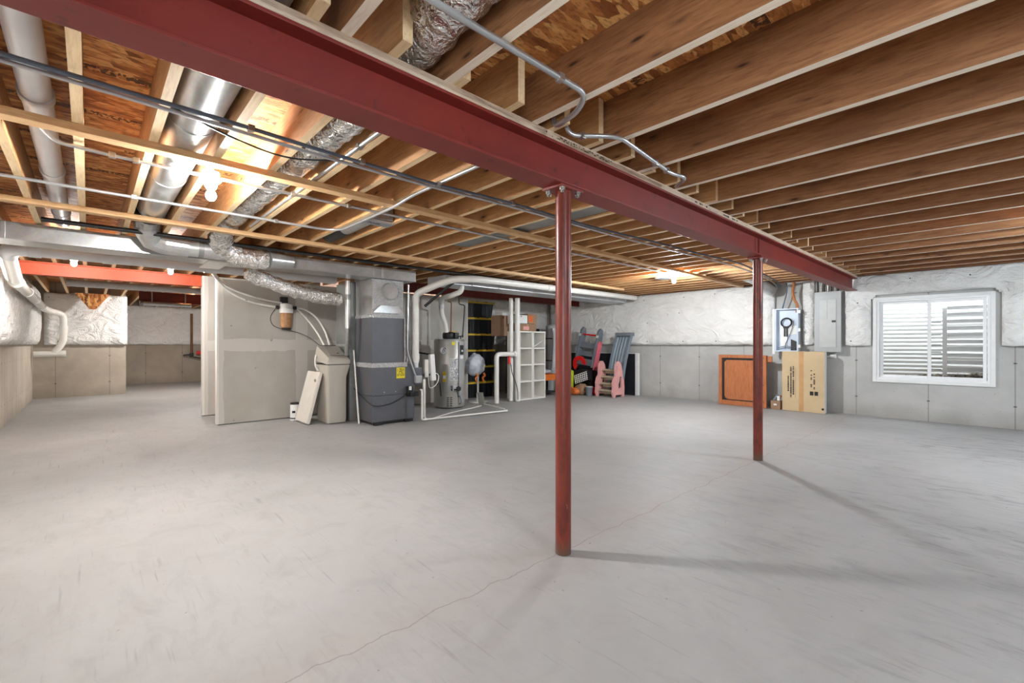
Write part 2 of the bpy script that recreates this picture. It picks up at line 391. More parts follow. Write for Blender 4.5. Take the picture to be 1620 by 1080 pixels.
def subdiv(pts, step):
    pts = [Vector(p) for p in pts]; out = [pts[0]]
    for a, b in zip(pts, pts[1:]):
        n = max(1, int((b-a).length/step))
        for k in range(1, n+1): out.append(a.lerp(b, k/n))
    return out
def spline(pts, n=10):
    P = [Vector(p) for p in pts]; P = [P[0]*2-P[1]]+P+[P[-1]*2-P[-2]]; out = []
    for i in range(1, len(P)-2):
        for k in range(n):
            t = k/n; a, b, c, d = P[i-1:i+3]
            out.append(.5*((2*b)+(c-a)*t+(2*a-5*b+4*c-d)*t*t+(3*b-a-3*c+d)*t**3))
    out.append(P[-2]); return out
ORD = ['first','second','third','fourth','fifth','sixth','seventh','eighth','ninth','tenth','eleventh','twelfth','thirteenth','fourteenth','fifteenth','sixteenth','seventeenth','eighteenth','nineteenth','twentieth','twenty-first','twenty-second','twenty-third','twenty-fourth','twenty-fifth','twenty-sixth','twenty-seventh','twenty-eighth','twenty-ninth','thirtieth','thirty-first','thirty-second','thirty-third','thirty-fourth']
def marks(mb, M, w_, h_, rows, seed=1, fill=.8, bars=14, t=.0015):
    """unreadable print: short dark strokes laid in rows on a local xy plane"""
    rnd = random.Random(seed)
    for r in range(rows):
        y = h_*(r+.5)/rows; x = 0
        while x < w_:
            bw = w_/bars*rnd.uniform(.4, 1.0)
            if rnd.random() < fill:
                hh = h_/rows*.62*rnd.uniform(.6, 1)
                mb.box(x, min(x+bw*.8, w_), y-hh/2, y+hh/2, 0, t, M)
            x += bw
    return mb
def basis(o, x, y, z):
    x, y, z = Vector(x).normalized(), Vector(y).normalized(), Vector(z).normalized()
    return Matrix(((x.x, y.x, z.x, o[0]), (x.y, y.y, z.y, o[1]), (x.z, y.z, z.z, o[2]), (0, 0, 0, 1)))

# ------------------------------------------------------------------ the room shell
ZJ, ZO = 2.38, 2.63            # joist undersides, subfloor underside
XB = -1.745                    # line of the main beam
def S(name, mat, *b): return struct(B(name, mat, None, *b))
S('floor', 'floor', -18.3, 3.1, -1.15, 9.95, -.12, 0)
S('ceiling', 'osb', -18.3, 3.1, -1.15, 9.95, ZO, ZO+.03)
S('wall_left', 'wall_l', -14.6, 1*.3, -1.12, -.92, 0, ZO)
# the part of that wall behind the viewer, with an opening added for the fill light
m = MB(); m.box(.3, .45, -1.12, -.92, 0, ZO); m.box(1.45, 3.1, -1.12, -.92, 0, ZO); m.box(.45, 1.45, -1.12, -.92, 0, 1.0); m.box(.45, 1.45, -1.12, -.92, 1.9, ZO)
struct(m.build('wall_rear', 'wall_l'))
S('wall_near', 'wall_x', 2.9, 3.1, -.92, 9.7, 0, ZO)
WX0, WX1, WZ0, WZ1 = -1.44, -.105, .63, 1.955
m = MB(); m.box(-9.05, WX0, 9.7, 9.92, 0, ZO); m.box(WX1, 3.1, 9.7, 9.92, 0, ZO); m.box(WX0, WX1, 9.7, 9.92, 0, WZ0); m.box(WX0, WX1, 9.7, 9.92, WZ1, ZO)
struct(m.build('wall_right', 'wall_y'))
S('wall_back', 'wall_x', -9.05, -8.85, 6.2, 9.7, 0, ZO)
S('wall_far', 'wall_x', -14.8, -14.6, -1.12, .66, 0, ZO)
S('wall_alcove_side', 'wall_l', -18.0, -14.8, .46, .66, 0, ZO)
S('wall_alcove', 'wall_x', -18.2, -18.0, .46, 3.4, 0, ZO)
S('wall_hall', 'drywall', -18.0, -9.32, 3.2, 3.4, 0, ZO)
m = MB(); m.box(-8.12, -8.0, 1.41, 6.1, .012, 2.20); m.m(1).box(-8.122, -7.998, 1.40, 1.425, .012, 2.20); m.box(-8.122, -7.998, 6.085, 6.105, .012, 2.20)
struct(m.build('wall_partition', ['drywall', 'drywall_edge']))
m = MB(); m.box(-9.32, -9.2, 1.41, 6.2, .012, 2.375); m.m(1).box(-9.322, -9.198, 1.40, 1.43, .012, 2.375)
struct(m.build('wall_partition_rear', ['drywall', 'drywall_edge']))
# rim boards where the joists end over the window wall
m = MB(); m.box(-8.85, 2.9, 9.62, 9.7, ZJ, ZO); struct(m.build('trim_1', 'joist'))

# ------------------------------------------------------------------ window with its well outside
wr = D.objects.new('window_1', None); COL.objects.link(wr); wr.location = (-.77, 9.75, WZ0); struct(wr)
def ring(mb, x0, x1, z0, z1, wd, y0, y1, bev=.0, wb=None):
    wb = wd if wb is None else wb
    mb.box(x0, x0+wd, y0, y1, z0, z1, bev=bev); mb.box(x1-wd, x1, y0, y1, z0, z1, bev=bev)
    mb.box(x0+wd, x1-wd, y0, y1, z0, z0+wb, bev=bev); mb.box(x0+wd, x1-wd, y0, y1, z1-wd, z1, bev=bev); return mb
ring(MB(), -1.485, -.06, .588, 1.995, .052, 9.672, 9.72, .006).build('window_surround', 'white', wr)
ring(MB(), WX0+.006, WX1-.006, WZ0+.006, WZ1-.006, .034, 9.69, 9.80, .003).build('window_frame', 'white_vinyl', wr)
for nm, x0, x1, y0 in (('fixed_sash', -1.395, -.765, 9.745), ('sliding_sash', -.80, -.15, 9.715)):
    s_ = ring(MB(), x0, x1, WZ0+.04, WZ1-.04, .042, y0, y0+.028, .003).build(nm, 'white_vinyl', wr)
    B('pane', 'glass', s_, x0+.04, x1-.04, y0+.012, y0+.016, WZ0+.08, WZ1-.08)
m = MB(); m.box(-.78, -.765, 9.705, 9.716, 1.22, 1.30, bev=.003); m.build('latch', 'white', wr)
# corrugated steel well
well = thing('window_well', 'white corrugated steel window well seen through the glass', 'window well', (-.77, 10.3, .4))
m = MB(); nz = 200; na = 28; grid = []
for i in range(nz+1):
    z = .4+2.0*i/nz; off = .012*math.sin(z*2*PI/.072); row = []
    for k in range(na+1):
        a = PI*k/na; row.append(m.bm.verts.new((-.77+(1.05+off)*math.cos(a), 9.93+(.95+off)*math.sin(a)**.8, z)))
    grid.append(row)
for i in range(nz):
    for k in range(na): m.bm.faces.new((grid[i][k], grid[i][k+1], grid[i+1][k+1], grid[i+1][k]))
wp = m.build('corrugated_wall', 'well', well, smooth='all'); so = wp.modifiers.new('t', 'SOLIDIFY'); so.thickness = .006
m = MB(); m.box(-.655, -.60, 10.10, 10.13, .62, 1.80, bev=.004); m.build('step_post', 'white', well)
for k in range(11):
    z = .70+.108*k; m = MB(); m.box(-.60, .02, 10.12, 10.132, z, z+.075, Matrix.Translation((0, 10.14, z)) @ Matrix.Rotation(.75, 4, 'X') @ Matrix.Translation((0, -10.14, -z)), bev=.003)
    m.build('step', 'white', well)
for k, z in enumerate((.80, .98, 1.08, 1.20, 1.36, 1.57)):
    m = MB(); m.box(-.83, -.67, 10.12, 10.14, z, z+.012); m.build('rung', 'dark', well)
m = MB(); rnd = random.Random(3)
for k in range(420):
    x = rnd.uniform(-1.2, .1); y = rnd.uniform(9.95, 10.6); r = rnd.uniform(.012, .03); z = .60+.09*max(0, (x+1.1))+rnd.uniform(-.01, .05)
    m.box(x-r, x+r, y-r, y+r, z-r, z+r*.8, Matrix.Translation((x, y, z)) @ Euler((rnd.random()*3, rnd.random()*3, rnd.random()*3)).to_matrix().to_4x4() @ Matrix.Translation((-x, -y, -z)))
m.box(-1.75, .2, 9.93, 10.9, .35, .60)
tag(m.build('gravel', 'soil'), 'brown gravel and leaves heaped at the bottom of the window well', 'gravel', kind='stuff')
# unseen window added around the rear fill light, in the wall behind the viewer
wr2 = D.objects.new('added_window', None); COL.objects.link(wr2); wr2.location = (.95, -.98, 1.0); struct(wr2)
ring(MB(), .452, 1.448, 1.002, 1.898, .04, -1.0, -.93, .003).build('window_frame', 'white_vinyl', wr2)  # frame of the added, unseen window

# ------------------------------------------------------------------ floor joists
def joist_mesh(x0, x1, name, side='joist_lamplit', edge='lamplit_edge'):
    m = MB(); m.box(x0, x1, -.022, .022, ZJ, ZO-.002)
    for f in m.bm.faces:
        n = f.normal if f.normal.length else f.normal
    bmesh.ops.recalc_face_normals(m.bm, faces=m.bm.faces[:])
    for f in m.bm.faces: f.material_index = 1 if abs(f.normal.y) < .5 else 0
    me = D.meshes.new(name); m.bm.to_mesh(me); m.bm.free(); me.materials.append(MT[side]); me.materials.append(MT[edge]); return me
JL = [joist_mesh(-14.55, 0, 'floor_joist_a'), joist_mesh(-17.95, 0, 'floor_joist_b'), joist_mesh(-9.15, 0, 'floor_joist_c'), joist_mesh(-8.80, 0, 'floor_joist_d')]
rnd = random.Random(5)
ys = [-.672+.3138*k for k in range(33)]
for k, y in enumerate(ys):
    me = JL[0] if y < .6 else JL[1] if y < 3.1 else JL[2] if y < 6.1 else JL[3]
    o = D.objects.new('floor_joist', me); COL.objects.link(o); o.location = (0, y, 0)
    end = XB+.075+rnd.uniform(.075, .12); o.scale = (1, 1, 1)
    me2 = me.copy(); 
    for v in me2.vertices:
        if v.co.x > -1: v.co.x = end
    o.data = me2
    tag(o, 'closely spaced floor joist left of the red beam, %s from the window wall' % ORD[32-k], 'joist', 'floor joists on the furnace side')
JR = joist_mesh(XB-.13, 2.88, 'floor_joist_r', 'joist', 'joist_edge_lit')
yr = [1.23+.505*k for k in range(-3, 17)]
for k, y in enumerate(yr):
    o = D.objects.new('floor_joist', JR); COL.objects.link(o); o.location = (0, y-.020, 0)
    # keep lapped joists face to face with their neighbours
    near = min(ys, key=lambda a: abs(a-(y-.02)))
    if abs(near-(y-.02)) < .0445: o.location.y = near+(.0445 if y-.02 >= near else -.0445)
    tag(o, 'widely spaced brown joist right of the red beam, %s from the window wall' % ORD[19-k], 'joist', 'floor joists on the window side')

# ------------------------------------------------------------------ steel beams
def ibeam(name, mat, label, x, y0, y1, z0, z1, wd, tf=.014, tw=.010):
    t = thing(name, label, 'beam', (x, (y0+y1)/2, z0))
    m = MB(); m.box(x-wd/2, x+wd/2, y0, y1, z0, z0+tf, bev=.002); m.box(x-wd/2, x+wd/2, y0, y1, z1-tf, z1, bev=.002)
    m.box(x-tw/2, x+tw/2, y0, y1, z0+tf-.001, z1-tf+.001); m.build('steel_section', mat, t); return t
mb_ = ibeam('steel_beam', 'beam', 'long dark red primed steel I-beam running the length of the ceiling on two columns', XB, -.915, 9.56, 2.125, 2.34, .15)
m = MB(); m.box(XB-.004, XB+.02, 5.13, 5.136, 2.14, 2.326); m.box(XB+.005, XB+.0085, 5.05, 5.22, 2.15, 2.32); m.build('splice_plate', 'beam', mb_)
pl = B('sill_plate', 'plate', None, XB-.074, XB+.074, -.91, 9.56, 2.3405, ZJ-.0005)
tag(pl, 'pale weathered wood plate lying on top of the main red beam under the joists', 'wood plate')
mk = MB(); marks(mk, basis((XB+.0742, 1.80, 2.349), (0, 1, 0), (0, 0, 1), (1, 0, 0)), .62, .022, 2, 11, .45, 44, .0008); mk.build('handwriting', 'ink', pl)['kind'] = 'stuff'
mk = MB(); marks(mk, basis((XB+.0742, 3.55, 2.347), (0, 1, 0), (0, 0, 1), (1, 0, 0)), .9, .026, 1, 4, .35, 22, .0008); mk.build('handwriting', 'ink', pl)['kind'] = 'stuff'
ibeam('steel_beam', 'beam_orange', 'bright orange primed steel beam over the passage on the left', -9.26, -.80, 1.395, 2.195, 2.378, .11)
ibeam('steel_beam', 'beam_dark', 'short dark red steel beam deep in the far alcove', -12.9, .80, 3.19, 2.15, 2.378, .11)
ibeam('steel_beam', 'beam_dark', 'dark red steel beam above the storage totes and shelf, beneath the pale duct', -7.62, 3.85, 9.50, 2.20, 2.375, .11)
def column(y, label):
    t = thing('steel_column', label, 'column', (XB, y, 0), 'round steel columns')
    m = MB(); m.tube([(XB, y, .002), (XB, y, 2.108)], .046, 28); m.build('post', 'column', t, True)
    m = MB(); m.box(XB-.07, XB+.07, y-.10, y+.10, 2.108, 2.1245, bev=.002); m.build('cap_plate', 'beam', t)
    for sx in (-1, 1):
        for sy in (-1, 1):
            m = MB(); m.lathe((XB+sx*.052, y+sy*.068, 2.078), [(.009, 0), (.012, .004), (.009, .006), (.009, .014), (.016, .014), (.016, .028), (.019, .028), (.019, .031)], 12); m.build('bolt', 'bolt', t)
    return t
column(2.03, 'nearest round red steel column, standing in the middle of the open floor')
column(5.15, 'farther round red steel column, standing in front of the electrical panels')

# ------------------------------------------------------------------ furring rails under the joists
def rail(x0, x1, y0, y1, label):
    m = MB(); m.box(-.045, .045, 0, y1-y0, ZJ-.042, ZJ-.001, Matrix.Translation((x0, y0, 0)) @ Matrix.Shear('XZ', 4, (0, 0)) if False else Matrix.Translation((x0, y0, 0)) @ Matrix.Rotation(-math.atan2(x1-x0, y1-y0), 4, 'Z'), bev=.002)
    o = m.build('furring_strip', 'stud'); tag(o, label, 'wood strip'); return o
rail(-3.34, -3.50, -.74, 9.45, 'long wooden furring strip nailed under the joists, the one nearer the main beam')
rail(-5.30, -5.42, -.70, 8.2, 'long wooden furring strip nailed under the joists, the one nearer the ductwork')

# ------------------------------------------------------------------ insulation blankets
def blanket(name, label, O, U, V, Nn, us, vs, bulge, seed=0, hole=None, pins=1.2, res=.045, thick=.03, tuck=.0):
    """quilted vinyl-faced blanket: O origin, U along the wall, V up, Nn out of the wall"""
    O, U, V, Nn = map(Vector, (O, U, V, Nn)); u0, u1 = us; v0, v1 = vs
    nu = max(2, int((u1-u0)/res)); nv = max(2, int((v1-v0)/res)); m = MB(); g_ = {}; dep = {}
    rnd = random.Random(seed); pp = []
    k = 0; u = u0+.15
    while u < u1:
        for vv in ((v0+.08, (v0+v1)*.5+rnd.uniform(-.15, .15), v1-.12) if rnd.random() < .6 else (v0+.08, v1-.1)): pp.append((u+rnd.uniform(-.08, .08), vv))
        u += pins*rnd.uniform(.75, 1.2)
    for i in range(nu+1):
        for j in range(nv+1):
            uu = u0+(u1-u0)*i/nu; vv = v0+(v1-v0)*j/nv
            e = min(1, min(uu-u0, u1-uu)/.10+.12)*min(1, (vv-v0)/.10+.15)*min(1, (v1-vv)/.12+.35)
            d = bulge*(.55+.45*e)
            if hole:
                hx0, hx1, hz0, hz1 = hole; dd = math.hypot(max(hx0-uu, 0, uu-hx1), max(hz0-vv, 0, vv-hz1)); d *= min(1, .5+dd*4)
            for (pu, pv) in pp:
                q = math.hypot(uu-pu, vv-pv)
                if q < .55:
                    an = math.atan2(vv-pv, uu-pu); cr = (abs(math.sin(an*4.5+pu*9))**.6-.6)*.030*math.exp(-q*4.5)*min(1, q*12)
                    d += cr-.035*math.exp(-q*q*160)*min(1, bulge*14)
            p3 = Vector((uu*1.3+seed*7, vv*2.1, seed)); d += .020*noise.noise(p3*1.4)+.012*noise.noise(Vector((uu*2.1+vv*3, vv*2-uu*2, seed+3))*2.2)
            lo = .012*noise.noise(Vector((uu*5, seed, 1)))+.01*noise.noise(Vector((uu*14, seed, 5)))
            dv = lo if j == 0 else 0
            dep[i, j] = d
            g_[i, j] = m.bm.verts.new(O+U*uu+V*(vv+dv)+Nn*max(d, .012))
    def inside(i, j):
        if not hole: return False
        uu = u0+(u1-u0)*(i+.5)/nu; vv = v0+(v1-v0)*(j+.5)/nv; hx0, hx1, hz0, hz1 = hole; rc = .09
        if not (hx0 < uu < hx1 and hz0 < vv < hz1): return False
        for cx_, cz_ in ((hx0+rc, hz1-rc), (hx1-rc, hz1-rc)):
            if vv > hz1-rc and (uu < hx0+rc if cx_ < (hx0+hx1)/2 else uu > hx1-rc) and math.hypot(uu-cx_, vv-cz_) > rc: return False
        return True
    for i in range(nu):
        for j in range(nv):
            if not inside(i, j): m.bm.faces.new((g_[i, j], g_[i+1, j], g_[i+1, j+1], g_[i, j+1]))
    r = bmesh.ops.extrude_face_region(m.bm, geom=m.bm.faces[:]); back = [v for v in r['geom'] if isinstance(v, bmesh.types.BMVert)]
    for v in back: v.co = v.co-Nn*((v.co-O).dot(Nn)-.003)
    o = m.build(name, 'vinyl', None, smooth='all'); tag(o, label, 'insulation'); 
    if pp and pins < 3:
        for (pu, pv) in pp:
            if hole and hole[0] < pu < hole[1] and hole[2] < pv < hole[3]: continue
            ui = min(nu, max(0, round((pu-u0)/(u1-u0)*nu))); vi = min(nv, max(0, round((pv-v0)/(v1-v0)*nv)))
            MB().lathe(O+U*pu+V*pv+Nn*(dep[ui, vi]+.004), [(.010, -.01), (.010, .0)], 8, 'x' if abs(Nn.x) > .5 else 'y').build('fastener_pin', 'dark', o)
    return o
blanket('insulation_blanket', 'white quilted insulation blanket bulging from the top of the left wall', (0, -.92, 0), (1, 0, 0), (0, 0, 1), (0, 1, 0), (-14.3, .28), (1.215, ZJ-.01), .15, 1, pins=.62, res=.07)
blanket('insulation_blanket', 'white insulation blanket on the far wall behind the orange beam', (-14.6, 0, 0), (0, 1, 0), (0, 0, 1), (1, 0, 0), (-.74, .68), (1.2, ZJ-.01), .14, 2)
blanket('insulation_blanket', 'white insulation blanket in the deepest alcove, under the dark red beam', (-18.0, 0, 0), (0, 1, 0), (0, 0, 1), (1, 0, 0), (.70, 3.18), (1.2, ZJ-.01), .10, 3)
blanket('insulation_blanket', 'bluish white insulation blanket behind the storage totes and shelf', (-8.85, 0, 0), (0, 1, 0), (0, 0, 1), (1, 0, 0), (6.25, 9.55), (1.2, ZJ-.01), .08, 4)
blanket('insulation_blanket', 'long white insulation blanket on the window wall, left of the open media box', (0, 9.7, 0), (1, 0, 0), (0, 0, 1), (0, -1, 0), (-8.76, -2.97), (1.2, ZJ-.01), .12, 5, pins=1.0, res=.04)
blanket('insulation_blanket', 'narrow white insulation piece between the media box and the breaker panel', (0, 9.7, 0), (1, 0, 0), (0, 0, 1), (0, -1, 0), (-2.50, -2.32), (1.2, ZJ-.01), .07, 6, pins=5)
blanket('insulation_blanket', 'white insulation blanket cut around the basement window', (0, 9.7, 0), (1, 0, 0), (0, 0, 1), (0, -1, 0), (-1.86, 2.85), (1.19, ZJ-.01), .12, 8, hole=(-1.50, .0, 1.0, 2.03), pins=.8, res=.03)

# ------------------------------------------------------------------ ducts
t = thing('trunk_duct', 'long rectangular galvanised trunk duct under the joists, left of the furnace', 'duct', (-6.62, 1.4, 2.2))
m = MB(); m.box(-6.67, -6.30, -.74, 3.07, 2.20, 2.366, bev=.003); m.box(-6.95, -6.30, 3.069, 3.78, 2.20, 2.366, bev=.003); m.build('duct_body', 'galv', t)
for y in (-.60, 1.93, 3.20):
    m = MB(); m.box(-6.299, -6.285, y, y+.03, 2.205, 2.36, bev=.002); m.build('drive_cleat', 'galv', t)
m = MB(); m.box(-6.299, -6.288, -.74, 3.78, 2.20, 2.215); m.build('bottom_flange', 'emt', t)
m = MB(); m.box(-6.96, -6.30, 1.02, 1.24, 2.190, 2.1995); m.build('hanger_strap', 'cream', t)
t = thing('trunk_duct', 'pale rectangular duct running to the window wall beneath white pipes, right of the furnace', 'duct', (-6.35, 6.8, 2.2))
m = MB(); m.box(-6.62, -6.10, 4.20, 9.40, 2.20, 2.335, bev=.003); m.build('duct_body', 'galv_white', t)
for y in (4.3, 4.75, 5.35, 7.15, 9.30):
    m = MB(); m.box(-6.099, -6.085, y, y+.03, 2.20, 2.335, bev=.002); m.build('drive_cleat', 'galv_white', t)
t = thing('return_duct', 'tall galvanised return duct standing against the left side of the furnace', 'duct', (-7.22, 3.2, 0))
m = MB(); m.box(-7.50, -6.975, 3.0, 3.62, .004, 2.198, bev=.004); m.build('duct_body', 'galv_dull', t)
m = MB(); m.box(-7.51, -6.965, 2.992, 3.0, 1.18, 1.22); m.build('seam', 'galv', t)
t = thing('round_duct', 'round galvanised duct running between joists and elbowing down along the trunk duct', 'duct', (-3.5, .43, 2.38))
MB().tube([(-1.05, .427, 2.50), (-5.35, .427, 2.50)], .12, 28).build('straight_run', 'galv', t, True)
for x in (-1.9, -3.05, -4.2): MB().tube([(x, .427, 2.50), (x-.03, .427, 2.50)], .1235, 28).build('joint_band', 'galv', t, True)
el = fillet([(-5.35, .427, 2.50), (-5.92, .43, 2.48), (-6.12, .46, 2.30), (-6.12, .80, 2.285)], .16, 2)
MB().tube(el, .112, 20).build('elbow', 'galv', t)
MB().tube([(-6.12, .80, 2.285), (-6.12, 1.10, 2.285)], .095, 24).build('collar', 'galv', t, True)
MB().tube([(-6.12, .89, 2.285), (-6.12, .94, 2.285)], .0965, 24).build('tape_band', 'galv_dull', t, True)
MB().tube([(-5.42, .427, 2.50), (-5.62, .428, 2.495)], .123, 24).build('black_tape_wrap', 'black', t, True)
t = thing('flexible_duct', 'foil wrapped flexible duct crossing over the main beam and bending onto the trunk duct', 'duct', (-3.5, 1.055, 2.38))
p1 = subdiv([(-.25, .99, 2.53), (-1.3, 1.0, 2.53), (-1.75, 1.03, 2.52), (-2.1, 1.055, 2.51), (-5.45, 1.055, 2.515)], .035)
MB().tube(p1, [.110+.006*math.sin(i*1.9) for i in range(len(p1))], 28, wob=.14).build('foil_sleeve', 'foil', t, True)
p2 = subdiv(spline([(-5.45, 1.055, 2.515), (-5.8, 1.06, 2.47), (-6.05, 1.12, 2.34), (-6.13, 1.32, 2.25), (-6.14, 1.60, 2.26)], 8), .03)
MB().tube(p2, [.118+.006*math.sin(i*2.1) for i in range(len(p2))], 28, wob=.22).build('foil_bend', 'foil', t, True)
MB().tube([(-6.14, 1.60, 2.26), (-6.24, 1.90, 2.275)], [.112, .085], 24).build('takeoff_boot', 'galv', t, True)
t = thing('flexible_duct', 'sagging foil flexible duct under the trunk duct, left of the furnace plenum', 'duct', (-6.8, 2.2, 1.85))
p3 = subdiv(spline([(-6.72, 1.50, 2.19), (-6.75, 1.62, 2.12), (-6.78, 1.95, 2.02), (-6.8, 2.35, 1.93), (-6.8, 2.78, 1.89)], 8), .03)
MB().tube(p3, [(.045 if i < 2 else .075 if i < 4 else .098)+.006*math.sin(i*2.3) for i in range(len(p3))], 28, wob=.22).build('foil_sleeve', 'foil', t, True)
t = thing('vent_pipe', 'slim vertical galvanised vent pipe beside the furnace plenum', 'pipe', (-6.85, 2.92, 1.3))
MB().tube([(-6.85, 2.915, 1.46), (-6.85, 2.915, 2.196)], .04, 18).build('pipe', 'galv', t, True)
m = MB(); m.tube([(-6.85, 2.915, 1.90), (-6.85, 2.915, 1.98)], .047, 18); m.build('collar', 'galv_dull', t, True)
p4 = subdiv(spline([(-6.85, 2.915, 1.46), (-6.86, 2.915, 1.34), (-6.89, 2.925, 1.2), (-6.93, 2.93, 1.05)], 6), .012)
MB().tube(p4, [.032+.004*(i % 2) for i in range(len(p4))], 16).build('corrugated_hose', 'galv_dull', t, True)
t = thing('sheet_metal_pan', 'dark sheet metal pan closing one joist bay near the first column', 'sheet metal', (-3.2, 3.25, 2.39))
m = MB(); m.box(-4.45, -1.93, 3.118, 3.383, 2.40, 2.405); m.build('sheet', 'galv_dull', t)
def register(x0, x1, y0, y1, label, tilt):
    t = thing('floor_register_boot', label, 'duct boot', ((x0+x1)/2, (y0+y1)/2, 2.36))
    m = MB(); m.box(x0+.01, x1-.01, y0+.012, y1-.012, 2.385, ZO-.03); m.build('boot', 'galv', t)
    m = MB(); c = Vector(((x0+x1)/2, (y0+y1)/2, 2.362)); m.box(x0, x1, y0, y1, 2.352, 2.372, bev=.003); m.build('flange', 'emt', t)
    mk = MB(); marks(mk, basis((x0+.05, y0+.03, 2.352), (0, 1, 0), (1, 0, 0), (0, 0, -1)), (y1-y0)*.45, .06, 2, 3, .9, 10, .0008); mk.build('printing', 'ink', t)['kind'] = 'stuff'
    return t
t = register(-4.08, -3.93, 1.865, 2.13, 'small silver floor boot with printed flange between joists, left of centre', .2)
MB().tube([(-4.09, 2.0, 2.48), (-4.75, 2.0, 2.47)], .085, 20).build('branch_pipe', 'galv', t, True)
MB().tube([(-4.75, 2.0, 2.47), (-5.2, 2.0, 2.46)], .088, 20).build('black_sleeve', 'black', t, True)
register(-4.10, -3.90, 7.20, 7.455, 'small silver floor boot beside the bulb nearest the window wall', 0)
t = thing('round_duct', 'short shiny duct elbow at the top of the window wall above the media box', 'duct', (-2.9, 9.35, 2.2))
MB().tube(fillet([(-3.16, 8.75, 2.46), (-3.12, 9.0, 2.44), (-3.0, 9.3, 2.28), (-2.97, 9.46, 2.24)], .2, 3), .105, 18).build('elbow', 'galv', t)

# ------------------------------------------------------------------ furnace and its plenum
t = thing('supply_plenum', 'shiny sheet metal plenum box on top of the furnace with a bright round cap', 'duct', (-6.65, 3.34, 1.64))
m = MB(); m.box(-6.93, -6.37, 3.08, 3.60, 1.655, 2.196, bev=.003); m.build('plenum_box', 'galv', t)
m = MB(); m.prism([(3.085, 1.66), (3.595, 1.66), (3.595, 2.19), (3.085, 2.19)], .012, Matrix(((0, 0, 1, -6.37), (1, 0, 0, 0), (0, 1, 0, 0), (0, 0, 0, 1)))); m.build('front_panel', 'foil_tape', t)
m = MB(); m.tube([(-6.36, 3.35, 2.02), (-6.30, 3.35, 2.02)], [.135, .12], 24); m.build('round_cap', 'galv', t, True)
m = MB(); m.prism([(3.20, 1.80), (3.50, 1.80), (3.595, 1.69), (3.085, 1.69)], .02, Matrix(((0, 0, 1, -6.36), (1, 0, 0, 0), (0, 1, 0, 0), (0, 0, 0, 1)))); m.build('sloped_skirt', 'galv', t)
t = thing('furnace', 'charcoal grey upright furnace with foil taped joints and a yellow label', 'furnace', (-6.65, 3.4, 0))
B('blower_cabinet', 'furnace', t, -6.93, -6.36, 3.08, 3.79, .05, .44, bev=.006)
B('burner_cabinet', 'furnace', t, -6.93, -6.36, 3.08, 3.79, .443, .90, bev=.006)
B('coil_cabinet', 'furnace', t, -6.93, -6.36, 3.08, 3.605, .905, 1.62, bev=.005)
m = MB(); m.box(-6.94, -6.352, 3.072, 3.66, .865, .935, bev=.004); m.build('foil_tape_band', 'foil_tape', t)
m = MB(); m.box(-6.94, -6.352, 3.072, 3.612, 1.615, 1.66, bev=.004); m.build('foil_tape_band', 'foil_tape', t)
m = MB(); m.box(-6.352, -6.34, 3.605, 3.66, .93, 1.62, bev=.003); m.build('foil_tape_strip', 'foil_tape', t)
for y0, y1 in ((3.11, 3.24), (3.62, 3.76)): B('foot', 'black', t, -6.44, -6.35, y0, y1, .002, .05, bev=.004)
B('base_rail', 'black', t, -6.92, -6.38, 3.1, 3.77, .02, .05)
l_ = B('label', 'yellow_lbl', t, -6.36, -6.357, 3.475, 3.62, .69, .855)
mk = MB(); marks(mk, basis((-6.3568, 3.485, .72), (0, 1, 0), (0, 0, 1), (1, 0, 0)), .125, .125, 6, 5, .75, 8, .0006); mk.build('printing', 'ink', l_)['kind'] = 'stuff'
for y in (3.27, 3.46): MB().lathe((-6.36, y, .49), [(.008, 0), (.008, .004)], 8, 'x').build('screw', 'bolt', t)
MB().tube(spline([(-6.95, 3.06, .52), (-6.35, 3.06, .32), (-6.34, 3.3, .30), (-6.34, 3.5, .36), (-6.34, 3.66, .45)], 8), .006, 8).build('power_cord', 'black', t, True)
m = MB(); m.box(-6.36, -6.31, 3.64, 3.74, .40, .56, bev=.01); m.box(-6.33, -6.28, 3.67, 3.83, .40, .47, bev=.01); m.build('condensate_trap', 'black', t)
B('switch', 'white', t, -6.31, -6.29, 3.66, 3.70, .50, .56, bev=.004)
m = MB(); m.box(-6.36, -6.30, 3.78, 3.90, .60, .72, bev=.012); m.build('junction_box', 'panel_grey', t)
MB().tube(fillet([(-6.335, 3.67, 2.15), (-6.335, 3.65, 1.1), (-6.33, 3.70, .95), (-6.33, 3.80, .70)], .15), .013, 12).build('conduit', 'emt', t, True)
MB().tube([(-6.34, 3.632, 2.18), (-6.34, 3.632, .94)], .007, 8).build('control_wire', 'black', t, True)
# leaning stick between softener and furnace
o = MB().tube([(-6.93, 3.045, 1.12), (-6.62, 2.99, .012)], .013, 10).build('pvc_stick', 'pvc', None, True); tag(o, 'thin white plastic stick leaning at the left edge of the furnace', 'pipe')

